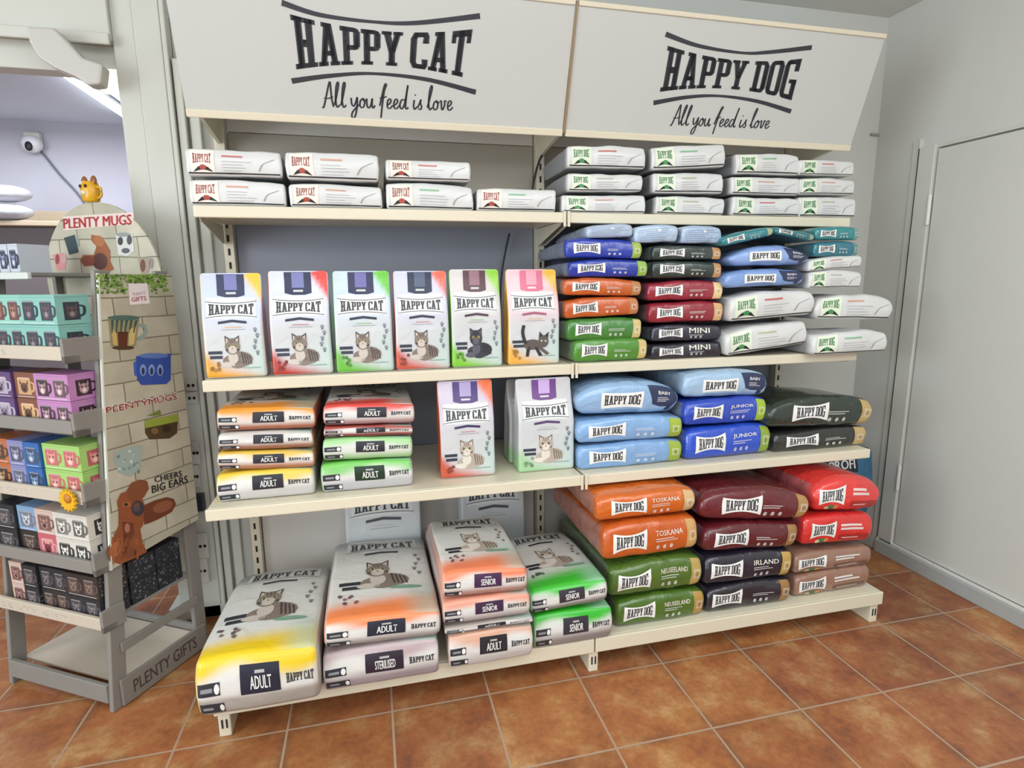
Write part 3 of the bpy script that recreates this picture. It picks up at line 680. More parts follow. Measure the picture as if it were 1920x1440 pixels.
# ------------------------------------------------------------------ gondola shelving
Z1, Z2, Z3, ZB = 1.642, 1.092, .702, .138
YF = {1: .213, 2: .114, 3: 0, 0: -.131}
YU = .56
for sgn, nm in ((-1, 'left'), (1, 'right')):
    x0, x1 = (-1.25, 0) if sgn < 0 else (0, 1.25)
    if sgn < 0:
        g = empty('shelving_bay', (-.6125, YU, 0)); tag(g, 'white metal back panels behind the cat food shelves', 'shelving', 'shelving back panels')
    else:
        g = empty('shelving_bay', (.6125, YU, 0)); tag(g, 'white metal back panels behind the dog food shelves', 'shelving', 'shelving back panels')
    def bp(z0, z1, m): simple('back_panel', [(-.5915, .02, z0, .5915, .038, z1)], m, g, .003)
    bp(.14, Z3-.01, M_PANEL); bp(Z3-.008, Z2-.01, M_PANELB); bp(Z2-.008, Z1-.01, M_PANELB); bp(Z1-.008, 1.95, mat('gondola_panel_warm_shade', 'a79e90', .5)); bp(1.952, 2.3, M_PANEL)  # shade under shelves and canopy is put into the panel colours
UPR = []
for i, x in enumerate((-1.225, 0, 1.225)):
    u = empty('shelf_upright', (x, YU, 0)); tag(u, ['slotted white upright at the left end of the shelving', 'slotted white upright between the two shelving bays', 'slotted white upright at the right end of the shelving'][i], 'upright', 'shelving uprights'); UPR.append(u)
    simple('column', [(-.018, -.02, 0, .018, .04, 2.3)], M_SHELF, u, .002)
    b = MB()
    for k in range(44): b.box(-.004, -.0215, .1+k*.05, .004, -.0195, .125+k*.05)
    b.build('slot_row', M_DARK, u, colr=False)['kind'] = 'stuff'
    f = simple('base_foot', [(-.018, -.69 if i else -.69, .0, .018, -.02, .078)], M_SHELF, u, .004)
    b = MB(); b.prism([(-.66, 0), (-.5, 0), (-.47, .02), (-.02, .04), (-.02, .078), (-.66, .078)], 'x', -.02, .02); 
    simple('foot_slot', [(-.009, -.6915, .03, -.004, -.689, .06), (.004, -.6915, .03, .009, -.689, .06)], M_DARK, f)
lab = {1: 'top', 2: 'second', 3: 'third', 0: 'bottom'}
for k, z in ((1, Z1), (2, Z2), (3, Z3), (0, ZB)):
    for sgn in (-1, 1):
        x0, x1 = (-1.25, -.002) if sgn < 0 else (.002, 1.25)
        lb = {1: 'cream metal top shelf', 2: 'cream metal second shelf from the top', 3: 'cream metal third shelf from the top', 0: 'cream metal bottom shelf on low feet'}[k] + (' of the left cat food bay' if sgn < 0 else ' of the right dog food bay')
        s = empty('shelf', ((x0+x1)/2, YF[k], z)); tag(s, lb, 'shelf', 'shelving shelves')
        hw = (x1-x0)/2; yb = YU-.022-YF[k]; lip = .055 if k == 0 else .038
        b = MB(); b.box(-hw+.004, .002, -.03, hw-.004, yb, 0); b.build('shelf_board', M_SHELF, s, .002, colr=False)
        simple('front_lip', [(-hw, -.012, -lip, hw, .0015, .0)], M_SHELF, s, .004)
        if k:
            for q in (-1, 1):
                bb = MB(); X = q*(hw-.012)
                bb.prism([(.004, -.032), (yb-.002, -.032), (yb-.002, -.1), (yb-.03, -.1), (.02, -.045)], 'x', X-.0015, X+.0015)
                bb.build('bracket', M_SHELF, s, colr=False)
            simple('hook', [(-sgn*(hw-.006)-.005, -.017, -lip-.014, -sgn*(hw-.006)+.005, -.0125, .004)], M_SHELF, s, .002)

# ------------------------------------------------------------------ banners
BY0, BZ0, BY1, BZ1 = .240, 1.926, .110, 2.308
ang = math.atan2(BZ1-BZ0, BY0-BY1); LH = math.hypot(BZ1-BZ0, BY0-BY1)
def on_banner(u, v):
    q = AR*((u-960)/FPX) - AU*((v-720)/FPX) + AD
    n = Vector((0, math.sin(ang), math.cos(ang))); P0 = Vector((0, BY0, BZ0))
    X = CAM + q*((P0-CAM).dot(n)/q.dot(n)); return (X.x, (X.z-BZ0)/math.sin(ang))
def banner(x0, x1, label, word, quad, barT, barB, scr, slope):
    r = empty('canopy_sign', ((x0+x1)/2, BY0, BZ0)); r.rotation_euler = (math.pi/2 - ang if False else 0, 0, 0); tag(r, label, 'sign')
    cx = (x0+x1)/2; sa, ca_ = math.sin(ang), math.cos(ang)
    T = lambda x, h, o=0: (x-cx, -h*ca_ - o*sa, h*sa - o*ca_ if False else h*sa - o*ca_)
    b = MB(); m = mat('canopy_board', 'bfc0bc', .32, var=.015, spec=.4)
    n = [b.vert(T(x, h, o)) for o in (.0, -.012) for x, h in ((x0, 0), (x1, 0), (x1, LH), (x0, LH))]
    for f in ((0, 1, 2, 3), (7, 6, 5, 4), (0, 4, 5, 1), (1, 5, 6, 2), (2, 6, 7, 3), (3, 7, 4, 0)): b.face([n[i] for i in f], (1, 1, 1))
    b.build('sign_board', m, r, colr=False)
    for nm, h0, h1 in (('bottom_trim', -.012, .012), ('top_trim', LH-.012, LH+.004)):
        b = MB(); n = [b.vert(T(x, h, o)) for o in (.007, -.018) for x, h in ((x0, h0), (x1, h0), (x1, h1), (x0, h1))]
        for f in ((0, 1, 2, 3), (7, 6, 5, 4), (0, 4, 5, 1), (1, 5, 6, 2), (2, 6, 7, 3), (3, 7, 4, 0)): b.face([n[i] for i in f], (1, 1, 1))
        b.build(nm, M_SHELF, r, .003, colr=False)
    # lettering measured on the board
    art = []
    A, Bq, Cq, Dq = [on_banner(*p) for p in quad]      # bottom left, bottom right, top right, top left of the word
    base = logo(0, 0, 1, 1, word, INKC, bars=False, dip=.17)
    bil = lambda X, Y: tuple(A[i]*(1-X)*(1-Y)+Bq[i]*X*(1-Y)+Cq[i]*X*Y+Dq[i]*(1-X)*Y for i in (0, 1))
    for poly, c, l in base:
        art.append(([bil(*p) for p in poly], c, l, True))
    for pts, wd in ((barT, .013), (barB, .013)):
        P = catmull([on_banner(*p) for p in pts], 10); L_, R_ = [], []
        for i, p in enumerate(P):
            a, c = P[max(i-1, 0)], P[min(i+1, len(P)-1)]; dx, dy = c[0]-a[0], c[1]-a[1]; l = math.hypot(dx, dy)
            e = abs(i/(len(P)-1)-.5)*2; h = wd*(.32+.3*e)
            L_.append((p[0]-dy/l*h, p[1]+dx/l*h)); R_.append((p[0]+dy/l*h, p[1]-dx/l*h))
        for i in range(len(P)-1): art.append(([R_[i], R_[i+1], L_[i+1], L_[i]], INKC, 2, False))
    b = MB()
    def emit(art, name):
        b = MB()
        for poly, c, l, sub in art:
            tris = [poly] if len(poly) == 3 else [[poly[i] for i in t] for t in tessellate_polygon([[Vector((p[0], p[1], 0)) for p in poly]])]
            for t in tris: b.face([b.vert(T(p[0], p[1], .0008)) for p in t], c)
        b.build(name, INK, r)
    emit(art, 'brand_lettering')
    s0, s1 = on_banner(*scr[0]), on_banner(*scr[1])
    sc_art = script_text('All you feed is love', s0[0], s0[1], s1[0], scr[2], INKC, s1[1]-s0[1])
    emit([(p, c, l, False) for p, c, l in sc_art], 'slogan_lettering')
    return r
banner(-1.25, -.006, 'wide white tilted canopy sign with cat brand lettering over the left bay', 'HAPPY CAT', ((557, 130), (872, 146), (885, 55), (545, 27)),
       ((528, 5), (600, 28), (700, 41), (780, 43), (900, 30)), ((547, 152), (620, 142), (700, 138), (800, 149), (892, 173)), ((606, 200), (850, 207), .072), 0)
banner(.006, 1.25, 'wide white tilted canopy sign with dog brand lettering over the right bay', 'HAPPY DOG', ((1238, 172), (1483, 188), (1503, 110), (1253, 86)),
       ((1248, 64), (1310, 86), (1390, 99), (1440, 98), (1522, 89)), ((1225, 193), (1290, 182), (1350, 180), (1420, 190), (1483, 209)), ((1258, 234), (1442, 241), .068), 0)
# arms that hold the canopy
for i, x in enumerate((-1.225, 0, 1.225)):
    b = MB(); b.prism([(.27-YU, 1.935), (.54-YU, 1.90), (.54-YU, 2.25), (.17-YU, 2.27)], 'x', -.006, .006)
    b.build('canopy_arm', M_SHELF, UPR[i], colr=False)
sm = simple('seam_strip', [(-.0045, -.001, 0, .0045, .004, LH)], mat('seam_brown', '8d7a5e', .5)); sm.location = (0, BY0-.004, BZ0); sm.rotation_euler = (math.pi/2-ang, 0, 0)
tag(sm, 'narrow brown strip in the seam between the two canopy signs', 'strip')
cb = tube('power_cable', catmull([tuple(on(1037, 258, y=.5)), tuple(on(1012, 300, y=.52)), tuple(on(1000, 345, y=.535)), tuple(on(998, 375, y=.53))], 6), .0045, M_BLACK)
tag(cb, 'black cable hanging behind the canopy above the top shelf', 'cable')
cb = tube('power_cable', catmull([tuple(on(955, 438, y=.55)), tuple(on(948, 470, y=.55)), tuple(on(940, 520, y=.55)), tuple(on(937, 600, y=.55))], 6), .004, M_BLACK)
tag(cb, 'black cable running down the panel behind the standing cat food bags', 'cable')

# ------------------------------------------------------------------ goods on the top shelves
def bx(L, R, B, T, BRv=None, TRv=None):        # pixel box of a bag's front: left, right, bottom, top (optional right-hand bottom/top)
    BRv = B if BRv is None else BRv; TRv = T if TRv is None else TRv
    return ((L, B), (R, BRv), (L, T), (R, TRv))
def on_shelf(cs, y, z):
    """lower edge set on the shelf plane z"""
    (a, _), (b, _), tl, tr = cs
    f = lambda u: min((on(u, v*.5, y=y).z-z)**2*1e6+v for v in (0,))
    out = []
    for u in (a, b):
        lo, hi = 0., 1439.
        for _ in range(40):
            m = (lo+hi)/2
            if on(u, m, y=y).z > z: lo = m
            else: hi = m
        out.append((u, lo))
    return (out[0], out[1], tl, tr)
G1 = 'white cat food bags lying on the top shelf'
y1 = .205
for cs, rest, lb in (
    (bx(357, 538, 385, 338, 388, 338), 1, 'white cat food bag under the leftmost bag of the top shelf'),
    (bx(348, 530, 328, 276, 332, 281), 0, 'leftmost white cat food bag of the top shelf, upper of its pair'),
    (bx(543, 718, 388, 343, 390, 347), 1, 'white cat food bag second from left in the lower row of the top shelf'),
    (bx(537, 711, 335, 277, 341, 292), 0, 'white cat food bag with slanting top, middle of the upper row on the cat shelf'),
    (bx(725, 889, 390, 343, 391, 345), 1, 'white cat food bag third from left in the lower row of the top shelf'),
    (bx(723, 883, 336, 296, 340, 300), 0, 'upper white cat food bag third from left on the top shelf'),
    (bx(894, 1044, 392, 351, 393, 353), 1, 'single low white cat food bag at the right end of the cat top shelf')):
    if rest: cs = on_shelf(cs, y1, Z1+.001)
    sack(cs, y1, 'white_cat', lb, .31, group=G1, r=.009, puff=.05, wob=.006, taper=.25)
G2 = 'white dog food bags stacked on the top shelf'
cols = ((('first', (1054, 1212, 402, 363, 404, 364), (1064, 1206, 358, 322, 360, 326), (1065, 1212, 313, 268, 316, 276)), ),
        (('second', (1229, 1360, 405, 366, 406, 367), (1226, 1359, 361, 324, 363, 324), (1223, 1362, 318, 271, 312, 270)), ),
        (('third', (1372, 1500, 405, 368, 406, 371), (1372, 1500, 363, 329, 366, 332), (1380, 1502, 325, 283, 328, 290)), ),
        (('fourth', (1499, 1607, 406, 368, 406, 370), (1499, 1603, 364, 332, 365, 334), (1499, 1605, 328, 297, 329, 300)), ))
for (c,) in cols:
    for k, q in enumerate(c[1:]):
        lb = ['bottom', 'middle', 'topmost'][k] + ' white dog food bag in the ' + c[0] + ' stack of the dog top shelf'
        cs = bx(*q)
        if k == 0: cs = on_shelf(cs, y1, Z1+.001)
        sack(cs, y1, 'white_dog', lb, .31, group=G2, r=.009, puff=.06, wob=.007, taper=.25, side='6f6f74')
# ------------------------------------------------------------------ second shelf
y2 = .128
G3 = 'cat food bags standing in a row on the second shelf'
for uL, uR, vB, vT, lb, co, lo, cc, ci, bg, ct, D in (
    (386, 502, 708, 512, 'standing cat food bag with yellow corner, leftmost of the row', 'e9bd2e', 'dd9c2c', '262c52', '7377ae', 'c2cbe8', 'tabby', .09),
    (511, 626, 703, 508, 'standing cat food bag with red corner and red foot, second in the row', 'e23b2e', 'b5352c', '232a4c', '7478ac', 'cfd5e6', 'tabby', .09),
    (631, 740, 697, 508, 'standing cat food bag with bright green corner, third in the row', '62c02a', '68b23a', '23264e', '6d68a4', 'c4d3e4', 'tabby', .09),
    (743, 845, 692, 508, 'standing cat food bag with coral corner and lilac top, fourth in the row', 'e0684c', 'c35442', '1f2a45', '4e5c78', 'c9cbe6', 'tabby', .09),
    (848, 943, 687, 505, 'standing cat food bag with black cat and maroon top panel', '8fd23c', '7cc035', '5a3a44', '96707c', 'cfcac8', 'black', .09),
    (953, 1050, 682, 505, 'pink and yellow kitten food bag at the right end of the standing row', 'e0b32a', 'e3a944', 'd8708e', 'e8a3b4', 'ecc0c8', 'kitten', .09)):
    stander(uL, uR, vB, vT, y2, lb, co, lo, cc, ci, bg, ct, D, G3, z=Z2+.001)
y2 = .12
def S(q, kind, lb, rest=None, y=y2, D=.38, **k):
    cs = bx(*q)
    if rest is not None: cs = on_shelf(cs, y, rest+.001)
    return sack(cs, y, kind, lb, D, group=k.pop('group', None), **k)
G4 = 'small dog food bags stacked on the second shelf'
S((1075, 1216, 678, 636, 676, 631), 'dog', 'lower green dog food bag at the bottom of the first stack, second shelf', Z2, base='4f8a33', end='cdb678', group=G4, side='8a9a80')
S((1064, 1206, 640, 601, 636, 590), 'dog', 'upper green dog food bag tilted under the orange bags, second shelf', base='3f7c33', end='cdb87c', group=G4, side='8a9a80', z0=None)
S((1060, 1201, 598, 557, 589, 556), 'dog', 'lower orange dog food bag in the first stack of the second shelf', base='bf5a28', end='b87848', group=G4, side='8d7a6c')
S((1058, 1204, 553, 518, 555, 522), 'dog', 'upper orange dog food bag right below the dark blue bags', base='c05c26', end='b98050', group=G4, side='8d7a6c')
S((1067, 1216, 519, 485, 519, 488), 'dog', 'lower dark blue dog food bag with lime end above the orange bags', base='21389c', end='8fb24c', group=G4, side='7f8798')
S((1062, 1204, 483, 447, 485, 446), 'dog', 'upper dark blue dog food bag with lime end, second shelf', base='2239a2', end='97ac4a', group=G4, side='7f8798')
S((1101, 1189, 446, 407, 444, 409), 'plain', 'pale blue pouch lying back to front on the dark blue bags', base='a9b9d0', group=G4, puff=.15, r=.01, cap=1.597)
S((1222, 1354, 676, 643, 672, 639), 'dog', 'lower black mini dog food bag at the foot of the second stack', Z2, base='2b2733', end=None, name='MINI', group=G4)
S((1222, 1352, 641, 610, 638, 606), 'dog', 'upper black mini dog food bag under the dark red bags', base='2d2c3a', end=None, name='MINI', group=G4)
S((1216, 1358, 606, 567, 603, 563), 'dog', 'lower dark red dog food bag with gold end, second shelf', base='8e2433', end='cfa878', group=G4, side='6d5a60')
S((1214, 1357, 564, 526, 562, 524), 'dog', 'upper dark red dog food bag with gold end, second shelf', base='95293a', end='e0c48e', group=G4, side='6d5a60')
S((1224, 1354, 522, 489, 521, 489), 'dog', 'lower black-green dog food bag with tan end, second shelf', base='2b3a36', end='b98e60', group=G4, side='7c7f7c')
S((1224, 1355, 487, 457, 487, 457), 'dog', 'upper black-green dog food bag with tan end under the pale blue pouches', base='2c3836', end='b88a5c', group=G4, side='7c7f7c')
S((1191, 1272, 455, 415, 454, 414), 'plain', 'left one of two pale blue pouches side by side above the black-green bags', base='adc0d8', group=G4, puff=.15, r=.01, cap=1.597, D=.3)
S((1277, 1355, 456, 414, 456, 414), 'plain', 'right one of two pale blue pouches side by side above the black-green bags', base='a6bad4', group=G4, puff=.15, r=.01, cap=1.597, D=.3)
# third and fourth stacks of that shelf
yo = .08
S((1364, 1516, 669, 617, 645, 600), 'white_dog', 'white dog food bag at the bottom of the third stack, tilting up to its right', y=yo, D=.42, group=G4, r=.014, puff=.14, wob=.009, side='9a9a98')
S((1368, 1530, 604, 550, 590, 541), 'white_dog', 'white dog food bag under the two pale blue sacks of the third stack', y=yo, D=.42, group=G4, r=.015, puff=.2, wob=.009, side='9a9a98')
S((1362, 1510, 540, 503, 533, 500), 'puppy', 'lower pale blue puppy food bag lying on a white bag, second shelf', base='7c9cd2', y=.085, D=.4, group=G4, r=.018, puff=.25)
S((1372, 1522, 499, 462, 496, 456), 'puppy', 'bulging upper pale blue puppy food bag below the teal bags', base='86a3d8', y=.085, D=.4, group=G4, r=.022, puff=.5)
S((1357, 1452, 463, 428, 441, 412), 'dog', 'teal dog food bag tilted up to the right, leftmost of the teal bags', cap=1.597, base='2c7f86', end='9fae8c', y=.09, D=.38, group=G4, r=.014)
S((1452, 1527, 437, 414, 453, 430), 'dog', 'teal dog food bag tilted down to the right between the other teal bags', cap=1.597, base='2a747c', end='8f9f86', y=.09, D=.38, group=G4, r=.014)
S((1530, 1612, 449, 418, 450, 418), 'dog', 'topmost teal dog food bag at the right end of the second shelf', cap=1.597, base='2e8388', end='6f9a90', y=.1, D=.38, group=G4, r=.012)
S((1527, 1609, 481, 452, 481, 452), 'dog', 'lower teal dog food bag at the right end, lying on the white bags', base='2b6f80', end='5f8a88', y=.1, D=.38, group=G4, r=.012)
S((1517, 1618, 509, 484, 502, 478), 'white_dog', 'small white dog food bag directly below the teal bags at the right end', y=.09, D=.38, group=G4, r=.012, side='9a9a98')
S((1517, 1616, 541, 510, 540, 503), 'white_dog', 'small white dog food bag resting on the big overhanging white bag', y=.09, D=.38, group=G4, r=.012, side='9a9a98')
S((1531, 1676, 599, 546, 600, 556), 'white_dog', 'upper of two white dog food bags jutting out over the shelf end', y=.075, D=.42, group=G4, r=.016, puff=.3, wob=.008, side='9a9a98')
S((1525, 1668, 674, 620, 668, 620), 'white_dog', 'lower of two white dog food bags jutting out over the shelf end', Z2, y=.035, D=.42, group=G4, r=.015, puff=.2, wob=.008, side='9a9a98')
# ------------------------------------------------------------------ third shelf, cat side
y3 = .035
G5 = 'cat food bags stacked on the third shelf'
def CB(q, lb, D, base, word, rest=None, y=y3, **k):
    cs = bx(*q)
    if rest is not None: cs = on_shelf(cs, y, rest+.001)
    return catbox(cs, y, lb, D, base, word, **k)
CB((407, 592, 939, 886, 930, 878), 'yellow cat food bag at the bottom of the left stack, third shelf', .46, 'e5c23e', 'ADULT', Z3, group=G5, low='c2bfbd')
CB((407, 592, 884, 849, 877, 842), 'yellow and brown edged cat food bag, second from below in the left stack', .46, 'dcb548', 'ADULT', group=G5, low='b0775a')
CB((407, 590, 847, 812, 840, 806), 'brown edged cat food bag, third from below in the left stack', .46, 'c4bdb8', 'ADULT', group=G5, low='9a6a55')
CB((405, 592, 810, 768, 804, 760), 'orange cat food bag on top of the left stack, third shelf', .46, 'e8932c', 'ADULT', group=G5, low='a5664c', taper=.1)
CB((603, 776, 921, 868, 912, 860), 'green cat food bag at the bottom of the second stack, third shelf', .46, '74c25a', 'ADULT', Z3, group=G5, low='b9b7bb', panel='18301f')
CB((605, 774, 866, 823, 858, 818), 'pale green cat food bag, second from below in the second stack', .46, '9ccf8c', 'ADULT', group=G5, low='9ec592')
CB((606, 775, 821, 801, 816, 796), 'thin dark red edged cat food bag squeezed in the second stack', .46, 'a34a44', 'ADULT', group=G5, low='8a3b3a', r=.008)
CB((606, 778, 799, 760, 794, 754), 'red cat food bag on top of the second stack, third shelf', .46, 'd4443c', 'ADULT', group=G5, low='a9888a', taper=.1)
G6 = 'senior cat food bags standing on the third shelf'
stander(827, 930, 903, 712, .075, 'standing senior cat food bag with orange corner and purple top', 'e8764a', 'c4553c', '4d3b78', 'a99cc8', 'c9bfd0', 'pale', .1, G6, z=Z3+.001)
stander(973, 1077, 891, 708, .07, 'standing white senior cat food bag with purple top and green foot', 'c4c3c6', '9ec795', '6b3f86', 'c4a8dc', 'c4c3c6', 'pale', .1, G6, z=Z3+.001, gray=1)
stander(955, 1046, 880, 708, .185, 'senior cat food bag standing directly behind the white purple topped one', 'c4c3c6', '9ec795', '6b3f86', 'c4a8dc', 'bdbcc0', 'pale', .1, G6, z=Z3+.001, gray=1)
# ------------------------------------------------------------------ third shelf, dog side
G7 = 'dog food bags lying on the third shelf'
S((1084, 1281, 881, 835, 868, 823), 'dog', 'bottom sky blue dog food bag with lime end, third shelf', Z3, y=y3, D=.48, base='7da3cf', end='97ab36', group=G7, side='8d9aa8')
S((1083, 1280, 834, 785, 821, 780), 'dog', 'middle sky blue dog food bag with lime end, third shelf', y=y3, D=.48, base='82aad6', end='9cb03a', group=G7, side='8d9aa8')
S((1082, 1276, 780, 713, 774, 716), 'puppy', 'bulging sky blue puppy food bag on top of the first stack, third shelf', y=.05, D=.46, cap=1.053, base='8fb0d4', group=G7, r=.024, puff=.4)
S((1285, 1447, 864, 803, 852, 793), 'dog', 'lower royal blue junior food bag with lime end, third shelf', Z3, y=y3, D=.48, base='2a4fc0', end='8aa338', name='JUNIOR', group=G7, side='7f8798')
S((1284, 1440, 800, 750, 791, 744), 'dog', 'upper royal blue junior food bag with lime end, third shelf', y=y3, D=.48, base='2848b4', end='9cb83a', name='JUNIOR', group=G7, side='7f8798')
S((1281, 1441, 747, 692, 742, 684), 'puppy', 'pale blue puppy food bag lying on the royal blue bags', y=.05, D=.46, cap=1.053, base='9dbad6', group=G7, r=.02, puff=.2)
S((1452, 1625, 852, 810, 842, 797), 'dog', 'lower black-green dog food sack with tan end, third shelf', Z3, y=y3, D=.46, base='2a2b2a', end='b9a06a', group=G7, side='5c5f5c', lx=.12)
S((1443, 1638, 806, 738, 798, 748), 'dog', 'upper bulging black-green dog food sack at the right end, third shelf', y=.01, D=.48, base='253029', end='b99f68', group=G7, r=.026, puff=.3, side='5c5f5c', lx=.2)
# ------------------------------------------------------------------ bottom shelf, dog side
G8 = 'big dog food sacks on the bottom shelf'
yb = -.115
B8 = dict(y=yb, D=.6, group=G8)
def C4(p, kind, lb, rest=None, y=yb, D=.6, **k):
    cs = tuple(p)
    if rest is not None: cs = on_shelf(cs, y, rest+.001)
    k.setdefault('group', G8)
    return sack(cs, y, kind, lb, D, **k)
C4(((1155, 1180), (1322, 1150), (1149, 1130), (1319, 1104)), 'dog', 'lower green dog food sack with gold end on the bottom shelf', ZB, base='4a6a24', end='b08c4a', name='NEUSEELAND', lx=.08)
C4(((1143, 1126), (1318, 1100), (1136, 1066), (1313, 1042)), 'dog', 'upper green dog food sack under the orange sacks', base='4d6b28', end='b39a58', name='NEUSEELAND', lx=.08)
C4(((1134, 1058), (1310, 1032), (1120, 990), (1308, 968)), 'dog', 'lower orange dog food sack above the green sacks', base='c25a20', end='c89d62', lx=.1, name='TOSKANA', r=.024)
C4(((1120, 983), (1306, 961), (1106, 922), (1300, 903)), 'dog', 'topmost orange dog food sack just under the third shelf', base='cc6420', end='cfae7c', lx=.14, cap=.654, y=-.1, name='TOSKANA', r=.024)
C4(((1326, 1150), (1483, 1122), (1322, 1105), (1481, 1086)), 'dog', 'lower black dog food sack with tan end on the bottom shelf', ZB, base='28232e', end='9a7340', lx=.06)
C4(((1322, 1102), (1486, 1082), (1319, 1044), (1484, 1032)), 'dog', 'upper black dog food sack with gold end below the maroon sacks', base='262230', end='bb9a50', lx=.06, name='IRLAND')
C4(((1316, 1040), (1499, 1028), (1320, 984), (1497, 980)), 'dog', 'lower maroon dog food sack with tan end, bottom shelf', base='5c1a22', end='a17a4c', lx=.1, r=.025)
C4(((1311, 980), (1522, 977), (1314, 912), (1521, 924)), 'dog', 'upper wider maroon dog food sack leaning over the red bags', base='641c24', end='b08a54', lx=.18, cap=.654, r=.028, puff=.3)
C4(((1492, 1118), (1630, 1096), (1488, 1080), (1630, 1060)), 'dog', 'lower pinkish brown dog food sack at the right end of the bottom shelf', ZB, base='96705e', end=None, lx=.05, y=-.1)
C4(((1490, 1079), (1634, 1060), (1486, 1039), (1632, 1028)), 'dog', 'upper pinkish brown dog food sack below the red bags', base='94705f', end=None, lx=.05, y=-.1)
C4(((1503, 1027), (1638, 1016), (1508, 968), (1636, 962)), 'dog', 'lower bright red dog food bag behind the maroon sacks', base='d42f2c', end=None, lx=.1, y=-.1, r=.02, D=.5)
C4(((1526, 964), (1657, 958), (1527, 896), (1648, 899)), 'dog', 'upper bulging bright red dog food bag at the right end of the bottom shelf', base='dc3a36', end=None, lx=.06, cap=.654, y=-.1, r=.03, puff=.35, D=.5)
# tall blue bag at the back with its name
yb_ = .40
p0, p1, p2 = on(1556, 905, y=yb_), on(1640, 905, y=yb_), on(1600, 850, y=yb_)
r = empty('dog_food_bag', ((p0.x+p1.x)/2-.03, yb_, ZB+.001)); tag(r, 'tall blue dog food bag standing behind the red bags', 'pet food bag')
pb = Bag(.34, p2.z-ZB+.03, .1, .02, 'lie', 77, .003, .1)
blu = lin('3a6f92'); pb.body(lambda f, s, y, t: blu, FOIL, r)
tz = (p0.z+p2.z)/2-ZB
hh = pb.H
q0, q1 = on(1560, 884, y=yb_), on(1608, 863, y=yb_)
gx = lambda x: (x-r.location.x)/pb.W+.5; gz = lambda z: (z-r.location.z)/hh
pb.decal('name_panel', [(rc(.05, gz(q0.z)-.04, min(.9, gx(q1.x)+.05), .99), lin('1c2a3c'), 1)] + text('PROFI', gx(q0.x), gz(q0.z), gx(q1.x), gz(q1.z), WHT, .03), INK, r)
pb.finish()
# ------------------------------------------------------------------ bottom shelf, cat side
G9 = 'big cat food bags lying on the bottom shelf'
yc = -.25
CB((368, 604, 1300, 1238, 1270, 1216), 'big yellow cat food bag at the left end, overhanging the bottom shelf', .665, 'e6c41a', 'ADULT', ZB, y=-.235, group=G9, low='a9a39c', panel='1f2536', taper=.35, r=.022)
CB((607, 826, 1276, 1226, 1240, 1200), 'dark labelled sterilised cat food bag under the big orange one', .66, 'b9a5a8', 'STERILISED', ZB, y=-.2, group=G9, low='9d9094', panel='2b2230', taper=.15)
CB((606, 828, 1222, 1166, 1196, 1144), 'big orange cat food bag lying on the sterilised one', .63, 'e8824a', 'ADULT', y=-.2, group=G9, low='a39c98', panel='1d2434', taper=.3, r=.02)
y9 = -.19
CB((842, 1001, 1247, 1194, 1212, 1170), 'adult cat food bag at the bottom of the third stack, bottom shelf', .58, 'd8a890', 'ADULT', ZB, y=y9, group=G9, low='c6c2bf', panel='24262c', taper=.1)
CB((834, 1000, 1192, 1179, 1168, 1155), 'thin dark striped cat food bag in the third stack, bottom shelf', .62, 'b0a49c', 'ADULT', y=y9, group=G9, low='6d605c', top_art=False, r=.005, taper=.05)
CB((831, 996, 1176, 1130, 1153, 1112), 'pale orange senior cat food bag below the topmost senior bag', .62, 'e09880', 'SENIOR', y=y9, group=G9, low='a89e9e', panel='3c2444', taper=.1, picture='pale')
CB((829, 992, 1127, 1078, 1110, 1060), 'topmost orange senior cat food bag with its picture showing', .5, 'e88058', 'SENIOR', y=y9, group=G9, low='b08a80', panel='44264c', taper=.3, r=.02, picture='pale')
CB((1002, 1150, 1212, 1160, 1182, 1134), 'lower bright green senior cat food bag, bottom shelf', .58, '35b52c', 'SENIOR', ZB, y=-.16, group=G9, low='8f8886', panel='33303a', taper=.1, picture='pale')
CB((995, 1143, 1157, 1108, 1130, 1086), 'upper bright green senior cat food bag with picture showing, bottom shelf', .49, '3cb833', 'SENIOR', y=-.16, group=G9, low='857f7e', panel='33303a', taper=.35, r=.02, picture='pale')
G10 = 'cat food bags standing at the back of the bottom shelf'
stander(655, 795, 1110, 905, .455, 'grey-white cat food bag standing at the back behind the orange bag', 'c4c4c8', 'b9b9be', '6a6a70', 'a9a9b0', 'cfcfd2', None, .09, G10, z=ZB+.001, gray=1, foot=False, tall=.52)
stander(868, 985, 1090, 900, .455, 'grey-white cat food bag standing at the back behind the senior bags', 'c4c4c8', 'b9b9be', '6a6a70', 'a9a9b0', 'cfcfd2', None, .09, G10, z=ZB+.001, gray=1, foot=False, tall=.53)

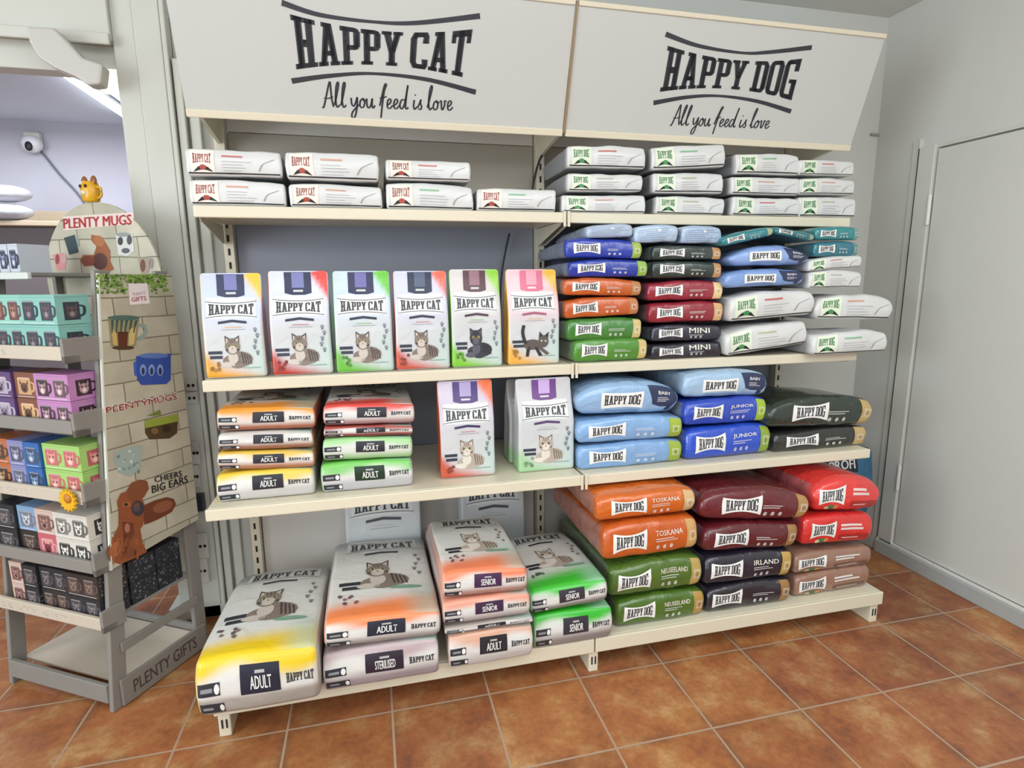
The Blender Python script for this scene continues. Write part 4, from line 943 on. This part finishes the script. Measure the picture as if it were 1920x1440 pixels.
# ------------------------------------------------------------------ mug display stand
SF = Vector((-1.61, .07, 0)); dd = Vector((.195, .318, 0)).normalized(); wx = Vector((dd.y, -dd.x, 0))      # local x points right, y points back
RZ = math.atan2(wx.y, wx.x)
st = empty('display_stand', SF, RZ); tag(st, 'tall grey washed wooden mug display stand left of the shelving', 'display stand')
def loc(u, v, plane, off):
    q = AR*((u-960)/FPX) - AU*((v-720)/FPX) + AD; n = wx if plane == 'side' else dd
    X = CAM + q*((off-(CAM-SF).dot(n))/q.dot(n)) - SF
    return X.dot(wx), X.dot(dd), X.z
SW = .50
lean = lambda z: .092*z
for x in (-.009, -SW+.009):
    b = MB()
    for (z0, z1) in ((0, 1.44),):
        P = [(x-.009, lean(z0), z0), (x+.009, lean(z0), z0), (x+.009, lean(z0)+.052, z0), (x-.009, lean(z0)+.052, z0), (x-.009, lean(z1), z1), (x+.009, lean(z1), z1), (x+.009, lean(z1)+.052, z1), (x-.009, lean(z1)+.052, z1)]
        b.v += P
        for f in ((0, 3, 2, 1), (4, 5, 6, 7), (0, 1, 5, 4), (1, 2, 6, 5), (2, 3, 7, 6), (3, 0, 4, 7)): b.face(f, (1, 1, 1))
    b.build('front_post', M_STAND, st, .003, colr=False)
    simple('rear_post', [(x-.009, .345, 0, x+.009, .396, 1.44)], M_STAND, st, .003)
# base tray and base board
simple('base_tray', [(-SW+.002, .055, .062, -.019, .354, .072)], M_TRAYW, st, .002)
simple('tray_rail', [(-SW+.019, .0, .03, -.019, .016, .095), (-SW+.019, .36, .03, -.019, .376, .095)], M_STAND, st, .003)
sb = simple('base_board', [(.0005, .03, .005, .012, .38, .1), (.0, .05, .19, .010, .36, .225)], M_STAND, st, .003)
def side_print(name, art, xo, par):
    b = MB()
    for poly, c, l in art:
        tris = [poly] if len(poly) == 3 else [[poly[i] for i in t] for t in tessellate_polygon([[Vector((p[0], p[1], 0)) for p in poly]])]
        for t in tris: b.face([b.vert((xo+.0003*l, p[0], p[1])) for p in t], c)
    return b.build(name, CARD, par)
side_print('base_lettering', text('PLENTY GIFTS', .07, .03, .33, .075, lin('5c5650'), .02), .012, st)
ZS = (1.21, .985, .76, .53, .333)
for z in ZS:
    zz = z-.022
    simple('mug_shelf', [(-SW+.019, .045, zz-.012, -.019, .37, zz)], M_STAND, st, .002)
    simple('shelf_lip', [(-SW+.002, .0, z-.036, -.002, .014, z+.006)], M_TRAYW if z in (1.21, .76, .333) else M_STAND, st, .003)
    simple('shelf_cheek', [(-.0015, .0, z-.045, .01, max(.08, lean(z)+.02), z+.03), (-.0015, .0, z-.045, .01, .05, z-.02)], M_STAND, st, .003)
    if z in (1.21, .76, .333):
        T = text('PLENTY GIFTS', -SW*.98, z-.024, -.24 if z != .333 else -.12, z-.008, lin('cfc8bc') if z == 1.21 else lin('e4d8cc'), .02)
        b = MB()
        for poly, c, l in T: b.face([b.vert((p[0], -.0006, p[1])) for p in poly], c)
        b.build('lip_lettering', CARD, st)
simple('top_shelf', [(-SW+.019, .13, 1.425, -.30, .37, 1.437)], M_STAND, st, .002)
simple('top_lip', [(-SW+.002, .115, 1.415, -.27, .129, 1.437)], mat('lip_white', 'cfd0cc', .5), st, .003)
# printed brick side board
b = MB(); b.prism([(.047, .49), (.396, .52), (.396, 1.428), (.133, 1.428)], 'x', .011, .017); sbp = b.build('side_board', M_BRICK, st, colr=False)
def sp(u, v):
    a = loc(u, v, 'side', .018); return (a[1], a[2])
SP = lambda pts: [sp(*p) for p in pts]
rn = random.Random(5)
art = []
for i in range(330):
    u = 180+133*rn.random(); 
    if 238 < u < 284 and rn.random() < .6: v = 516+rn.random()*14
    else: v = 516+34*rn.random()**1.3
    s = 2+2.6*rn.random(); a = rn.random()*6.3
    art.append((SP([(u+s*math.cos(a+k), v+s*math.sin(a+k)*.8) for k in (0, 1.3, 3.1, 4.4)]), mixc(lin('2c4a1c'), lin('8fb050'), rn.random()), 1+rn.random()*2))
art += [(SP([(240, 532), (276, 531), (281, 569), (243, 572)]), lin('e6dcdc'), 4)]
def ptext(t, bl, br, tr, tl, c, off=.03, layer=5):
    T = text(t, 0, 0, 1, 1, c, off, layer); A, B_, C_, D_ = sp(*bl), sp(*br), sp(*tr), sp(*tl)
    return [([tuple(A[i]*(1-p[0])*(1-p[1])+B_[i]*p[0]*(1-p[1])+C_[i]*p[0]*p[1]+D_[i]*(1-p[0])*p[1] for i in (0, 1)) for p in poly], cc, l) for poly, cc, l in T]
art += ptext('GIFTS', (247, 566), (274, 563), (273, 555), (246, 558), lin('b03a5a')) + ptext('PLENTY', (249, 554), (272, 552), (272, 547), (248, 549), lin('c98a9a'), .01)
def E_(u, v, a, b, n=14, r=0): return SP([(u+a*math.cos(2*math.pi*i/n)*math.cos(r)-b*math.sin(2*math.pi*i/n)*math.sin(r), v+a*math.cos(2*math.pi*i/n)*math.sin(r)+b*math.sin(2*math.pi*i/n)*math.cos(r)) for i in range(n)])
# beer mug print
art += [(SP([(202, 594), (262, 594), (255, 648), (246, 655), (215, 655), (208, 648)]), lin('8f8a6a'), 2), (E_(232, 596, 30, 5), lin('4d6a62'), 3)]
for i in range(6): art.append((SP([(208+9*i, 600), (213+9*i, 600), (211+8*i, 624), (209+8*i, 624)]), lin('3f554c'), 4))
art += [(SP([(220, 622), (240, 622), (238, 650), (222, 650)]), lin('5a2c1c'), 4), (SP([(209, 615), (218, 625), (220, 648), (212, 646)]), lin('c9a964'), 4), (SP([(242, 618), (255, 612), (251, 645), (241, 648)]), lin('c9b274'), 4), (E_(231, 652, 21, 4), lin('4a3626'), 3)]
art += [(SP([(262, 606), (273, 608), (277, 620), (272, 634), (260, 640), (258, 632), (268, 626), (270, 615), (260, 612)]), lin('8c9c94'), 2)]
# blue mug
art += [(SP([(255, 668), (320, 663), (320, 712), (312, 720), (265, 722), (257, 712)]), lin('2c4a9c'), 3), (SP([(250, 680), (256, 676), (258, 706), (252, 704)]), lin('3a5cb4'), 2), (E_(288, 667, 28, 5), lin('5a74b4'), 4)]
for u in (268, 284, 300): art += [(E_(u, 694, 6, 11), lin('7f96cc'), 4), (E_(u, 696, 3, 7), lin('1e2c5c'), 5)]
# sign writing
art += ptext('PLENTYMUGS', (198, 776), (333, 748), (331, 735), (197, 762), lin('e8dcd8'), .045, 3) + ptext('PLENTYMUGS', (199, 775), (332, 748), (330, 737), (198, 764), lin('b8434a'), .01, 5)
# animal mug
art += [(SP([(271, 788), (334, 776), (332, 812), (318, 822), (280, 824), (272, 812)]), lin('4a3a22'), 3), (SP([(271, 788), (334, 776), (334, 790), (272, 803)]), lin('8d9c3c'), 4), (E_(290, 808, 7, 6), lin('7a5a34'), 5), (E_(312, 804, 8, 7), lin('33271a'), 5), (SP([(275, 780), (300, 768), (302, 778)]), lin('6d7c34'), 4)]
# glass jug
art += [(SP([(216, 846), (262, 834), (268, 838), (262, 880), (244, 893), (222, 886), (213, 862)]), lin('97a6a0'), 2)]
for i in range(16):
    u, v = 218+42*rn.random(), 846+40*rn.random(); art.append((E_(u, v, 2.5, 4, 6, rn.random()*3), mixc(lin('4e6a6a'), lin('c2d0cc'), rn.random()), 3))
art += ptext('CHEERS', (290, 905), (341, 893), (340, 882), (289, 894), BLK, .03) + ptext('BIG EARS', (285, 925), (352, 905), (351, 891), (284, 911), BLK, .03)
# red-brown dog with its ears flying
d1, d2, d3, d4 = lin('8a4a26'), lin('6b3418'), lin('a8623a'), lin('2c1c18')
art += [(SP([(205, 1052), (200, 1030), (212, 1010), (222, 985), (262, 985), (268, 1020), (276, 1035), (250, 1048), (225, 1058)]), d1, 2),
        (SP([(222, 985), (222, 960), (219, 940), (226, 925), (246, 918), (264, 926), (272, 950), (268, 985), (258, 1000), (232, 1000)]), d1, 3),
        (SP([(236, 922), (246, 905), (262, 899), (276, 902), (279, 916), (270, 932), (258, 940), (244, 938)]), lin('7d4424'), 4),
        (SP([(268, 948), (290, 938), (312, 932), (325, 935), (330, 945), (322, 960), (300, 972), (282, 980), (270, 984)]), d2, 4), (E_(305, 950, 20, 10, 12, -.35), lin('8c5236'), 5),
        (E_(237, 946, 8, 5), d3, 5), (E_(236, 946, 4, 3.2, 8), d4, 6), (E_(256, 948, 7, 5), d3, 5), (E_(258, 953, 12, 15), lin('3a3236'), 5), (E_(256, 953, 7, 6), lin('55484a'), 6),
        (SP([(228, 978), (250, 980), (252, 1000), (244, 1012), (232, 1008)]), d2, 4), (E_(238, 990, 5, 9), lin('a86a5c'), 6), (E_(216, 1030, 10, 16, 12, .4), d3, 3), (E_(240, 1035, 14, 12), lin('7a4228'), 3)]
for i in range(26):
    u, v = 208+50*rn.random(), 1000+46*rn.random(); art.append((SP([(u, v), (u+3, v+1), (u+1, v+14), (u-2, v+12)]), mixc(d2, d3, rn.random()), 4))
side_print('side_artwork', art, .0175, st)
b = MB(); b.prism([(.044, .488), (.049, .488), (.135, 1.43), (.130, 1.43)], 'x', .009, .0182); b.build('edge_strip', mat('board_edge', 'd0d2c6', .5), st, colr=False)
# round header board
HC = (-.281, .372, 1.403); HR = .281
b = MB(); b.prism([(HC[0]+HR*math.cos(a), HC[2]+HR*math.sin(a)) for a in [math.pi*2*i/48 for i in range(48)]], 'y', .3705, .378)
hb = b.build('header_board', M_BRICK, st, colr=False)
def hp(u, v): a = loc(u, v, 'front', .3700); return (a[0], a[2])
HP = lambda pts: [hp(*p) for p in pts]
def HE(u, v, a, b, n=14, r=0): return HP([(u+a*math.cos(2*math.pi*i/n)*math.cos(r)-b*math.sin(2*math.pi*i/n)*math.sin(r), v+a*math.cos(2*math.pi*i/n)*math.sin(r)+b*math.sin(2*math.pi*i/n)*math.cos(r)) for i in range(n)])
def htext(t, bl, br, tr, tl, c, off, layer):
    T = text(t, 0, 0, 1, 1, c, off, layer); A, B_, C_, D_ = hp(*bl), hp(*br), hp(*tr), hp(*tl)
    return [([tuple(A[i]*(1-p[0])*(1-p[1])+B_[i]*p[0]*(1-p[1])+C_[i]*p[0]*p[1]+D_[i]*(1-p[0])*p[1] for i in (0, 1)) for p in poly], cc, l) for poly, cc, l in T]
ha = [(HP([(118, 406), (250, 398), (250, 420), (119, 432)]), lin('d9c8c0'), 1)] + htext('PLENTY MUGS', (120, 429), (247, 421), (246, 402), (119, 410), lin('b23a3a'), .05, 3)
ha += [(HP([(120, 446), (140, 440), (148, 473), (130, 478)]), lin('37474a'), 2), (HP([(141, 446), (149, 448), (149, 462), (145, 464), (145, 452), (141, 450)]), lin('8a9896'), 2)]
ha += [(HP([(171, 440), (182, 442), (198, 455), (207, 470), (207, 490), (214, 505), (200, 512), (186, 505), (176, 498), (158, 500), (150, 488), (156, 478), (176, 478), (181, 462), (172, 452)]), lin('93542f'), 2), (HE(188, 490, 14, 16), lin('55302a'), 3), (HE(166, 489, 13, 9), lin('7c4030'), 4), (HE(186, 452, 12, 9, 12, .8), lin('a8683a'), 3)]
ha += [(HP([(217, 440), (248, 436), (252, 470), (240, 480), (222, 478)]), lin('c9c9c4'), 2), (HE(226, 452, 5, 8), lin('3a3a3c'), 3), (HE(243, 450, 5, 9), lin('4a4a4a'), 3), (HE(236, 470, 8, 5), lin('555555'), 3), (HE(232, 440, 14, 4), lin('8a8f8c'), 3)]
ha += [(HP([(98, 478), (118, 474), (124, 505), (108, 508)]), lin('cf8f8f'), 2), (HE(108, 486, 4, 10), lin('8d4a50'), 3), (HE(121, 486, 5, 10), lin('c9a0a0'), 3)]
ha += [(HP([(258, 482), (284, 484), (278, 514), (266, 514)]), lin('9a8a78'), 2), (HE(268, 498, 5, 12), lin('6a4030'), 3), (HE(284, 494, 4, 10), lin('8a8078'), 2)]
b = MB()
for poly, c, l in ha:
    tris = [poly] if len(poly) == 3 else [[poly[i] for i in t] for t in tessellate_polygon([[Vector((p[0], p[1], 0)) for p in poly]])]
    for t in tris: b.face([b.vert((p[0], .3703-.0004*l, p[1])) for p in t], c)
b.build('header_artwork', CARD, hb)
# yellow animal mug on the header
def to_world(x, y, z): return SF + wx*x + dd*y + Vector((0, 0, z))
p = loc(172, 378, 'front', .374)
ym = empty('animal_mug', to_world(p[0], .374, HC[2]+math.sqrt(max(0, HR**2-(p[0]-HC[0])**2))), RZ); tag(ym, 'small yellow animal shaped mug perched on top of the round header board', 'mug')
my = mat('yellow_glaze', 'd9a321', .3); mo = mat('brown_glaze', '8a5420', .35)
b = MB(); R = []
for z, r_ in ((0, .024), (.006, .03), (.03, .034), (.05, .033), (.066, .028), (.07, .022)): R.append([b.vert((r_*math.cos(2*math.pi*k/16), r_*.8*math.sin(2*math.pi*k/16), z)) for k in range(16)])
for a_, b_ in zip(R, R[1:]):
    for k in range(16): b.face((a_[k], a_[(k+1) % 16], b_[(k+1) % 16], b_[k]), (1, 1, 1))
b.face(R[0][::-1], (1, 1, 1)); b.face(R[-1], (1, 1, 1)); b.build('mug_body', my, ym, smooth=True, colr=False)
for s in (-1, 1): ball('ear', .013, .007, .018, mo, ym, (s*.022, 0, .072))
for s in (-1, 1): ball('eye', .005, .004, .006, M_BLACK, ym, (s*.012, -.026, .052))
ball('muzzle', .014, .008, .010, mat('cream_glaze', 'd9c9a0', .35), ym, (0, -.024, .03))
tube('handle', catmull([(.03, 0, .05), (.05, 0, .045), (.05, 0, .02), (.03, 0, .012)], 5), .004, my, ym)

# boxed mugs, every box a thing of its own
def mug_box(x0, x1, y, z0, h, dpt, colr, motif, label, sd, group, side=False):
    r = empty('mug_box', to_world((x0+x1)/2, y, z0), RZ); tag(r, label, 'boxed mug', group)
    W = x1-x0-.002; c = lin(colr); rn = random.Random(sd); b = MB(); b.box(-W/2, 0, 0, W/2, dpt, h-.0015, c)
    # dark cellar-coloured flap lines and printed mugs on the front
    art = []
    m1, m2, m3 = [lin(q) for q in motif]
    n = 2 if W > .11 else 1
    for i in range(n):
        cx = -W/2 + W*(i+.5)/n; w_ = W/n*.36
        top = mixc(m1, m2, .25*rn.random())
        art.append((rc(cx-w_, h*.14, cx+w_*.8, h*.74), top, 1)); art.append((Q(cx-w_, h*.74, cx+w_*.8, h*.74, cx+w_*.65, h*.79, cx-w_*.85, h*.79), mixc(top, WHT, .25), 1))
        art.append((ell(cx-w_*.12, h*.4, w_*.52, h*.2, 10), m2, 2)); art.append((ell(cx-w_*.12, h*.34, w_*.26, h*.09, 8), m3, 3))
        for s in (-1, 1):
            art.append((ell(cx-w_*.12+s*w_*.25, h*.47, w_*.09, h*.05, 6), BLK, 3)); art.append((Q(cx-w_*.12+s*w_*.3, h*.56, cx-w_*.12+s*w_*.55, h*.7, cx-w_*.12+s*w_*.6, h*.5), m2, 2))
        art += [(stroke([(cx+w_*.8, h*.62), (cx+w_*1.2, h*.56), (cx+w_*1.15, h*.34), (cx+w_*.8, h*.26)], .008, top, 1))[k] for k in range(0, 15)]
    art.append((rc(-W/2+.004, h*.9, W/2-.004, h*.915), mixc(c, BLK, .3), 1)); art.append((rc(-W/2+.008, h*.04, W/2-.01, h*.08), mixc(c, WHT, .4), 1))
    for poly, cc, l in art:
        tris = [poly] if len(poly) == 3 else [[poly[i] for i in t] for t in tessellate_polygon([[Vector((p[0], p[1], 0)) for p in poly]])]
        for t in tris: b.face([b.vert((p[0], -.0003*l-.0002, p[1])) for p in t], cc)
    if side == 2:      # the right-hand face carries the mug print too
        sa = [(rc(dpt*.22, h*.14, dpt*.7, h*.74), m1, 1), (ell(dpt*.46, h*.4, dpt*.15, h*.2, 10), m2, 2), (ell(dpt*.46, h*.34, dpt*.07, h*.08, 8), m3, 3)]
        for e in (-1, 1): sa += [(ell(dpt*.46+e*dpt*.07, h*.47, dpt*.025, h*.05, 6), BLK, 3), (Q(dpt*.46+e*dpt*.09, h*.55, dpt*.46+e*dpt*.14, h*.7, dpt*.46+e*dpt*.16, h*.5), m2, 2)]
        sa += stroke([(dpt*.7, h*.62), (dpt*.84, h*.56), (dpt*.82, h*.34), (dpt*.7, h*.26)], .008, m1, 1) + [(rc(.003, h*.9, dpt-.003, h*.915), mixc(c, BLK, .3), 1)]
        for poly, cc, l in sa:
            tris = [poly] if len(poly) == 3 else [[poly[i] for i in t] for t in tessellate_polygon([[Vector((p[0], p[1], 0)) for p in poly]])]
            for t in tris: b.face([b.vert((W/2+.0003*l+.0002, p[0], p[1])) for p in t], cc)
    elif side:
        for i in range(60):
            yy, zz = dpt*rn.random()*.92, h*.9*rn.random(); q = .003+.004*rn.random()
            b.face([b.vert((W/2+.0004, yy+a, zz+e)) for a, e in ((0, 0), (q, 0), (q, q), (0, q))], mixc(lin('2a2c34'), lin('8a8a94'), rn.random()**2))
    b.build('box', CARD, r)
    return r
mt = {'teal': ('7fb5ac', ('2a3440', '5c4a50', '8a8088')), 'teal2': ('88c0b2', ('4a3238', '9a6a5c', 'b59080')), 'pink': ('b57cae', ('33202a', 'b08a94', 'e0c8c8')), 'purple': ('5c3f72', ('b0a6b4', '8a7a90', '3a2c40')),
      'brown': ('7a4a34', ('d0a878', '6a4432', '3a2420')), 'lime': ('9cc46c', ('b05a5a', 'd8958c', 'e8c8bc')), 'blue': ('2f62a4', ('22304c', '7a94b8', 'c2c8d0')), 'lav': ('8484b4', ('3c3c58', '9a9ab0', 'c8c8d0')),
      'orange': ('b5683c', ('3a2418', 'a8825c', 'c8b090')), 'white': ('cfc9c0', ('2a2a2c', 'e0ddd6', '55504c')), 'rose': ('c2606c', ('e0a0a0', '8a3444', '5a2430')), 'sky': ('7c9cc0', ('34405c', 'c8ccd4', '6a7488')),
      'black': ('23252b', ('3a3a40', '80787a', '4c4648')), 'choc': ('2e2826', ('4a3c38', '8a746c', '5c4a44')), 'cream': ('c9b0a4', ('6a4a48', 'a88078', '3c2c2c')), 'navy': ('232c44', ('b8c0d0', '8890a8', '3c4458'))}
names = {'teal': 'teal', 'teal2': 'mint green', 'pink': 'pink', 'purple': 'dark purple', 'brown': 'brown', 'lime': 'lime green', 'blue': 'blue', 'lav': 'lavender', 'orange': 'orange', 'white': 'white', 'rose': 'rose red', 'sky': 'sky blue', 'black': 'black', 'choc': 'dark brown', 'cream': 'cream', 'navy': 'navy and white'}
rows = [  # shelf index, [(right edge, left edge, lower colour, upper colour)]
 (0, 'first', [(-.021, -.172, 'teal', 'teal'), (-.174, -.305, 'teal', 'teal2'), (-.307, -.44, 'teal2', 'teal2')]),
 (1, 'second', [(-.021, -.168, 'pink', 'pink'), (-.17, -.262, 'brown', 'brown'), (-.264, -.36, 'purple', 'purple'), (-.362, -.455, 'black', 'black')]),
 (2, 'third', [(-.021, -.185, 'lime', 'lime'), (-.187, -.262, 'blue', 'blue'), (-.264, -.34, 'lav', 'lav'), (-.342, -.45, 'orange', 'orange')]),
 (3, 'fourth', [(-.021, -.172, 'white', 'white'), (-.174, -.262, 'rose', 'cream'), (-.264, -.352, 'choc', 'sky'), (-.354, -.45, 'black', 'black')]),
 (4, 'lowest', [(-.021, -.165, 'black', 'choc'), (-.167, -.292, 'choc', 'black'), (-.294, -.365, 'black', 'black'), (-.367, -.432, 'cream', 'cream')])]
sd = 100
posn = ['nearest the brick board', 'second from the brick board', 'third from the brick board', 'fourth from the brick board']
for k, nm, L_ in rows:
    zb = ZS[k]-.022+.0005; h = .083 if k < 4 else .079
    if k == 3: h = .085
    if k == 0: h = .090
    for j, (xr, xl, lo, up) in enumerate(L_):
        for q, cn in ((0, lo), (1, up)):
            sd += 1
            lb = '%s boxed mug, %s row of the %s shelf, %s' % (names[cn], ['lower', 'upper'][q], nm, posn[j])
            y0 = .018 + .004*((j*7+q*3+k) % 3)
            mug_box(xl, xr, y0, zb+q*h, h, .1, mt[cn][0], mt[cn][1], lb, sd, 'boxed mugs on the display stand', side=(1 if k == 4 else 2 if j == 0 else 0))
for q in range(2):
    for j in range(2):
        mug_box(-.165, -.021, .13+j*.104, ZS[4]-.0215+q*.079, .079, .1, mt['black'][0], mt['black'][1], '%s black boxed mug %s the front box on the lowest shelf' % (['lower', 'upper'][q], ['directly behind', 'two rows behind'][j]), 300+q*2+j, 'boxed mugs on the display stand', side=True)
for j in range(2):
    mug_box(-.415-.05*j, -.367-.05*j+.0, .16, 1.4375, .095, .1, 'c2c8d4', ('1c2438', '8a92ac', 'd0d4dc'), ['navy and white boxed mug on the top shelf nearest the header board', 'navy and white boxed mug in the middle of the top shelf', 'navy and white boxed mug at the left on the top shelf'][j], 400+j, 'boxed mugs on the top shelf of the stand')
# little yellow sun-like plush hung on the stand
yz = loc(128, 938, 'front', -.012)
fl = empty('sunburst_ornament', to_world(yz[0], -.0125, yz[2]), RZ); tag(fl, 'yellow sunburst ornament clipped to the shelf lip above the white boxed mugs', 'ornament')
b = MB(); P = []
for i in range(28):
    a = 2*math.pi*i/28; r_ = .037 if i % 2 else .028; P.append((r_*math.cos(a), r_*math.sin(a)))
b.prism(P, 'y', -.004, .004); b.build('petals', mat('sun_yellow', 'dba810', .5), fl, colr=False)
ball('centre', .016, .008, .016, mat('sun_brown', 'b8741c', .5), fl, (.006, -.004, .008))
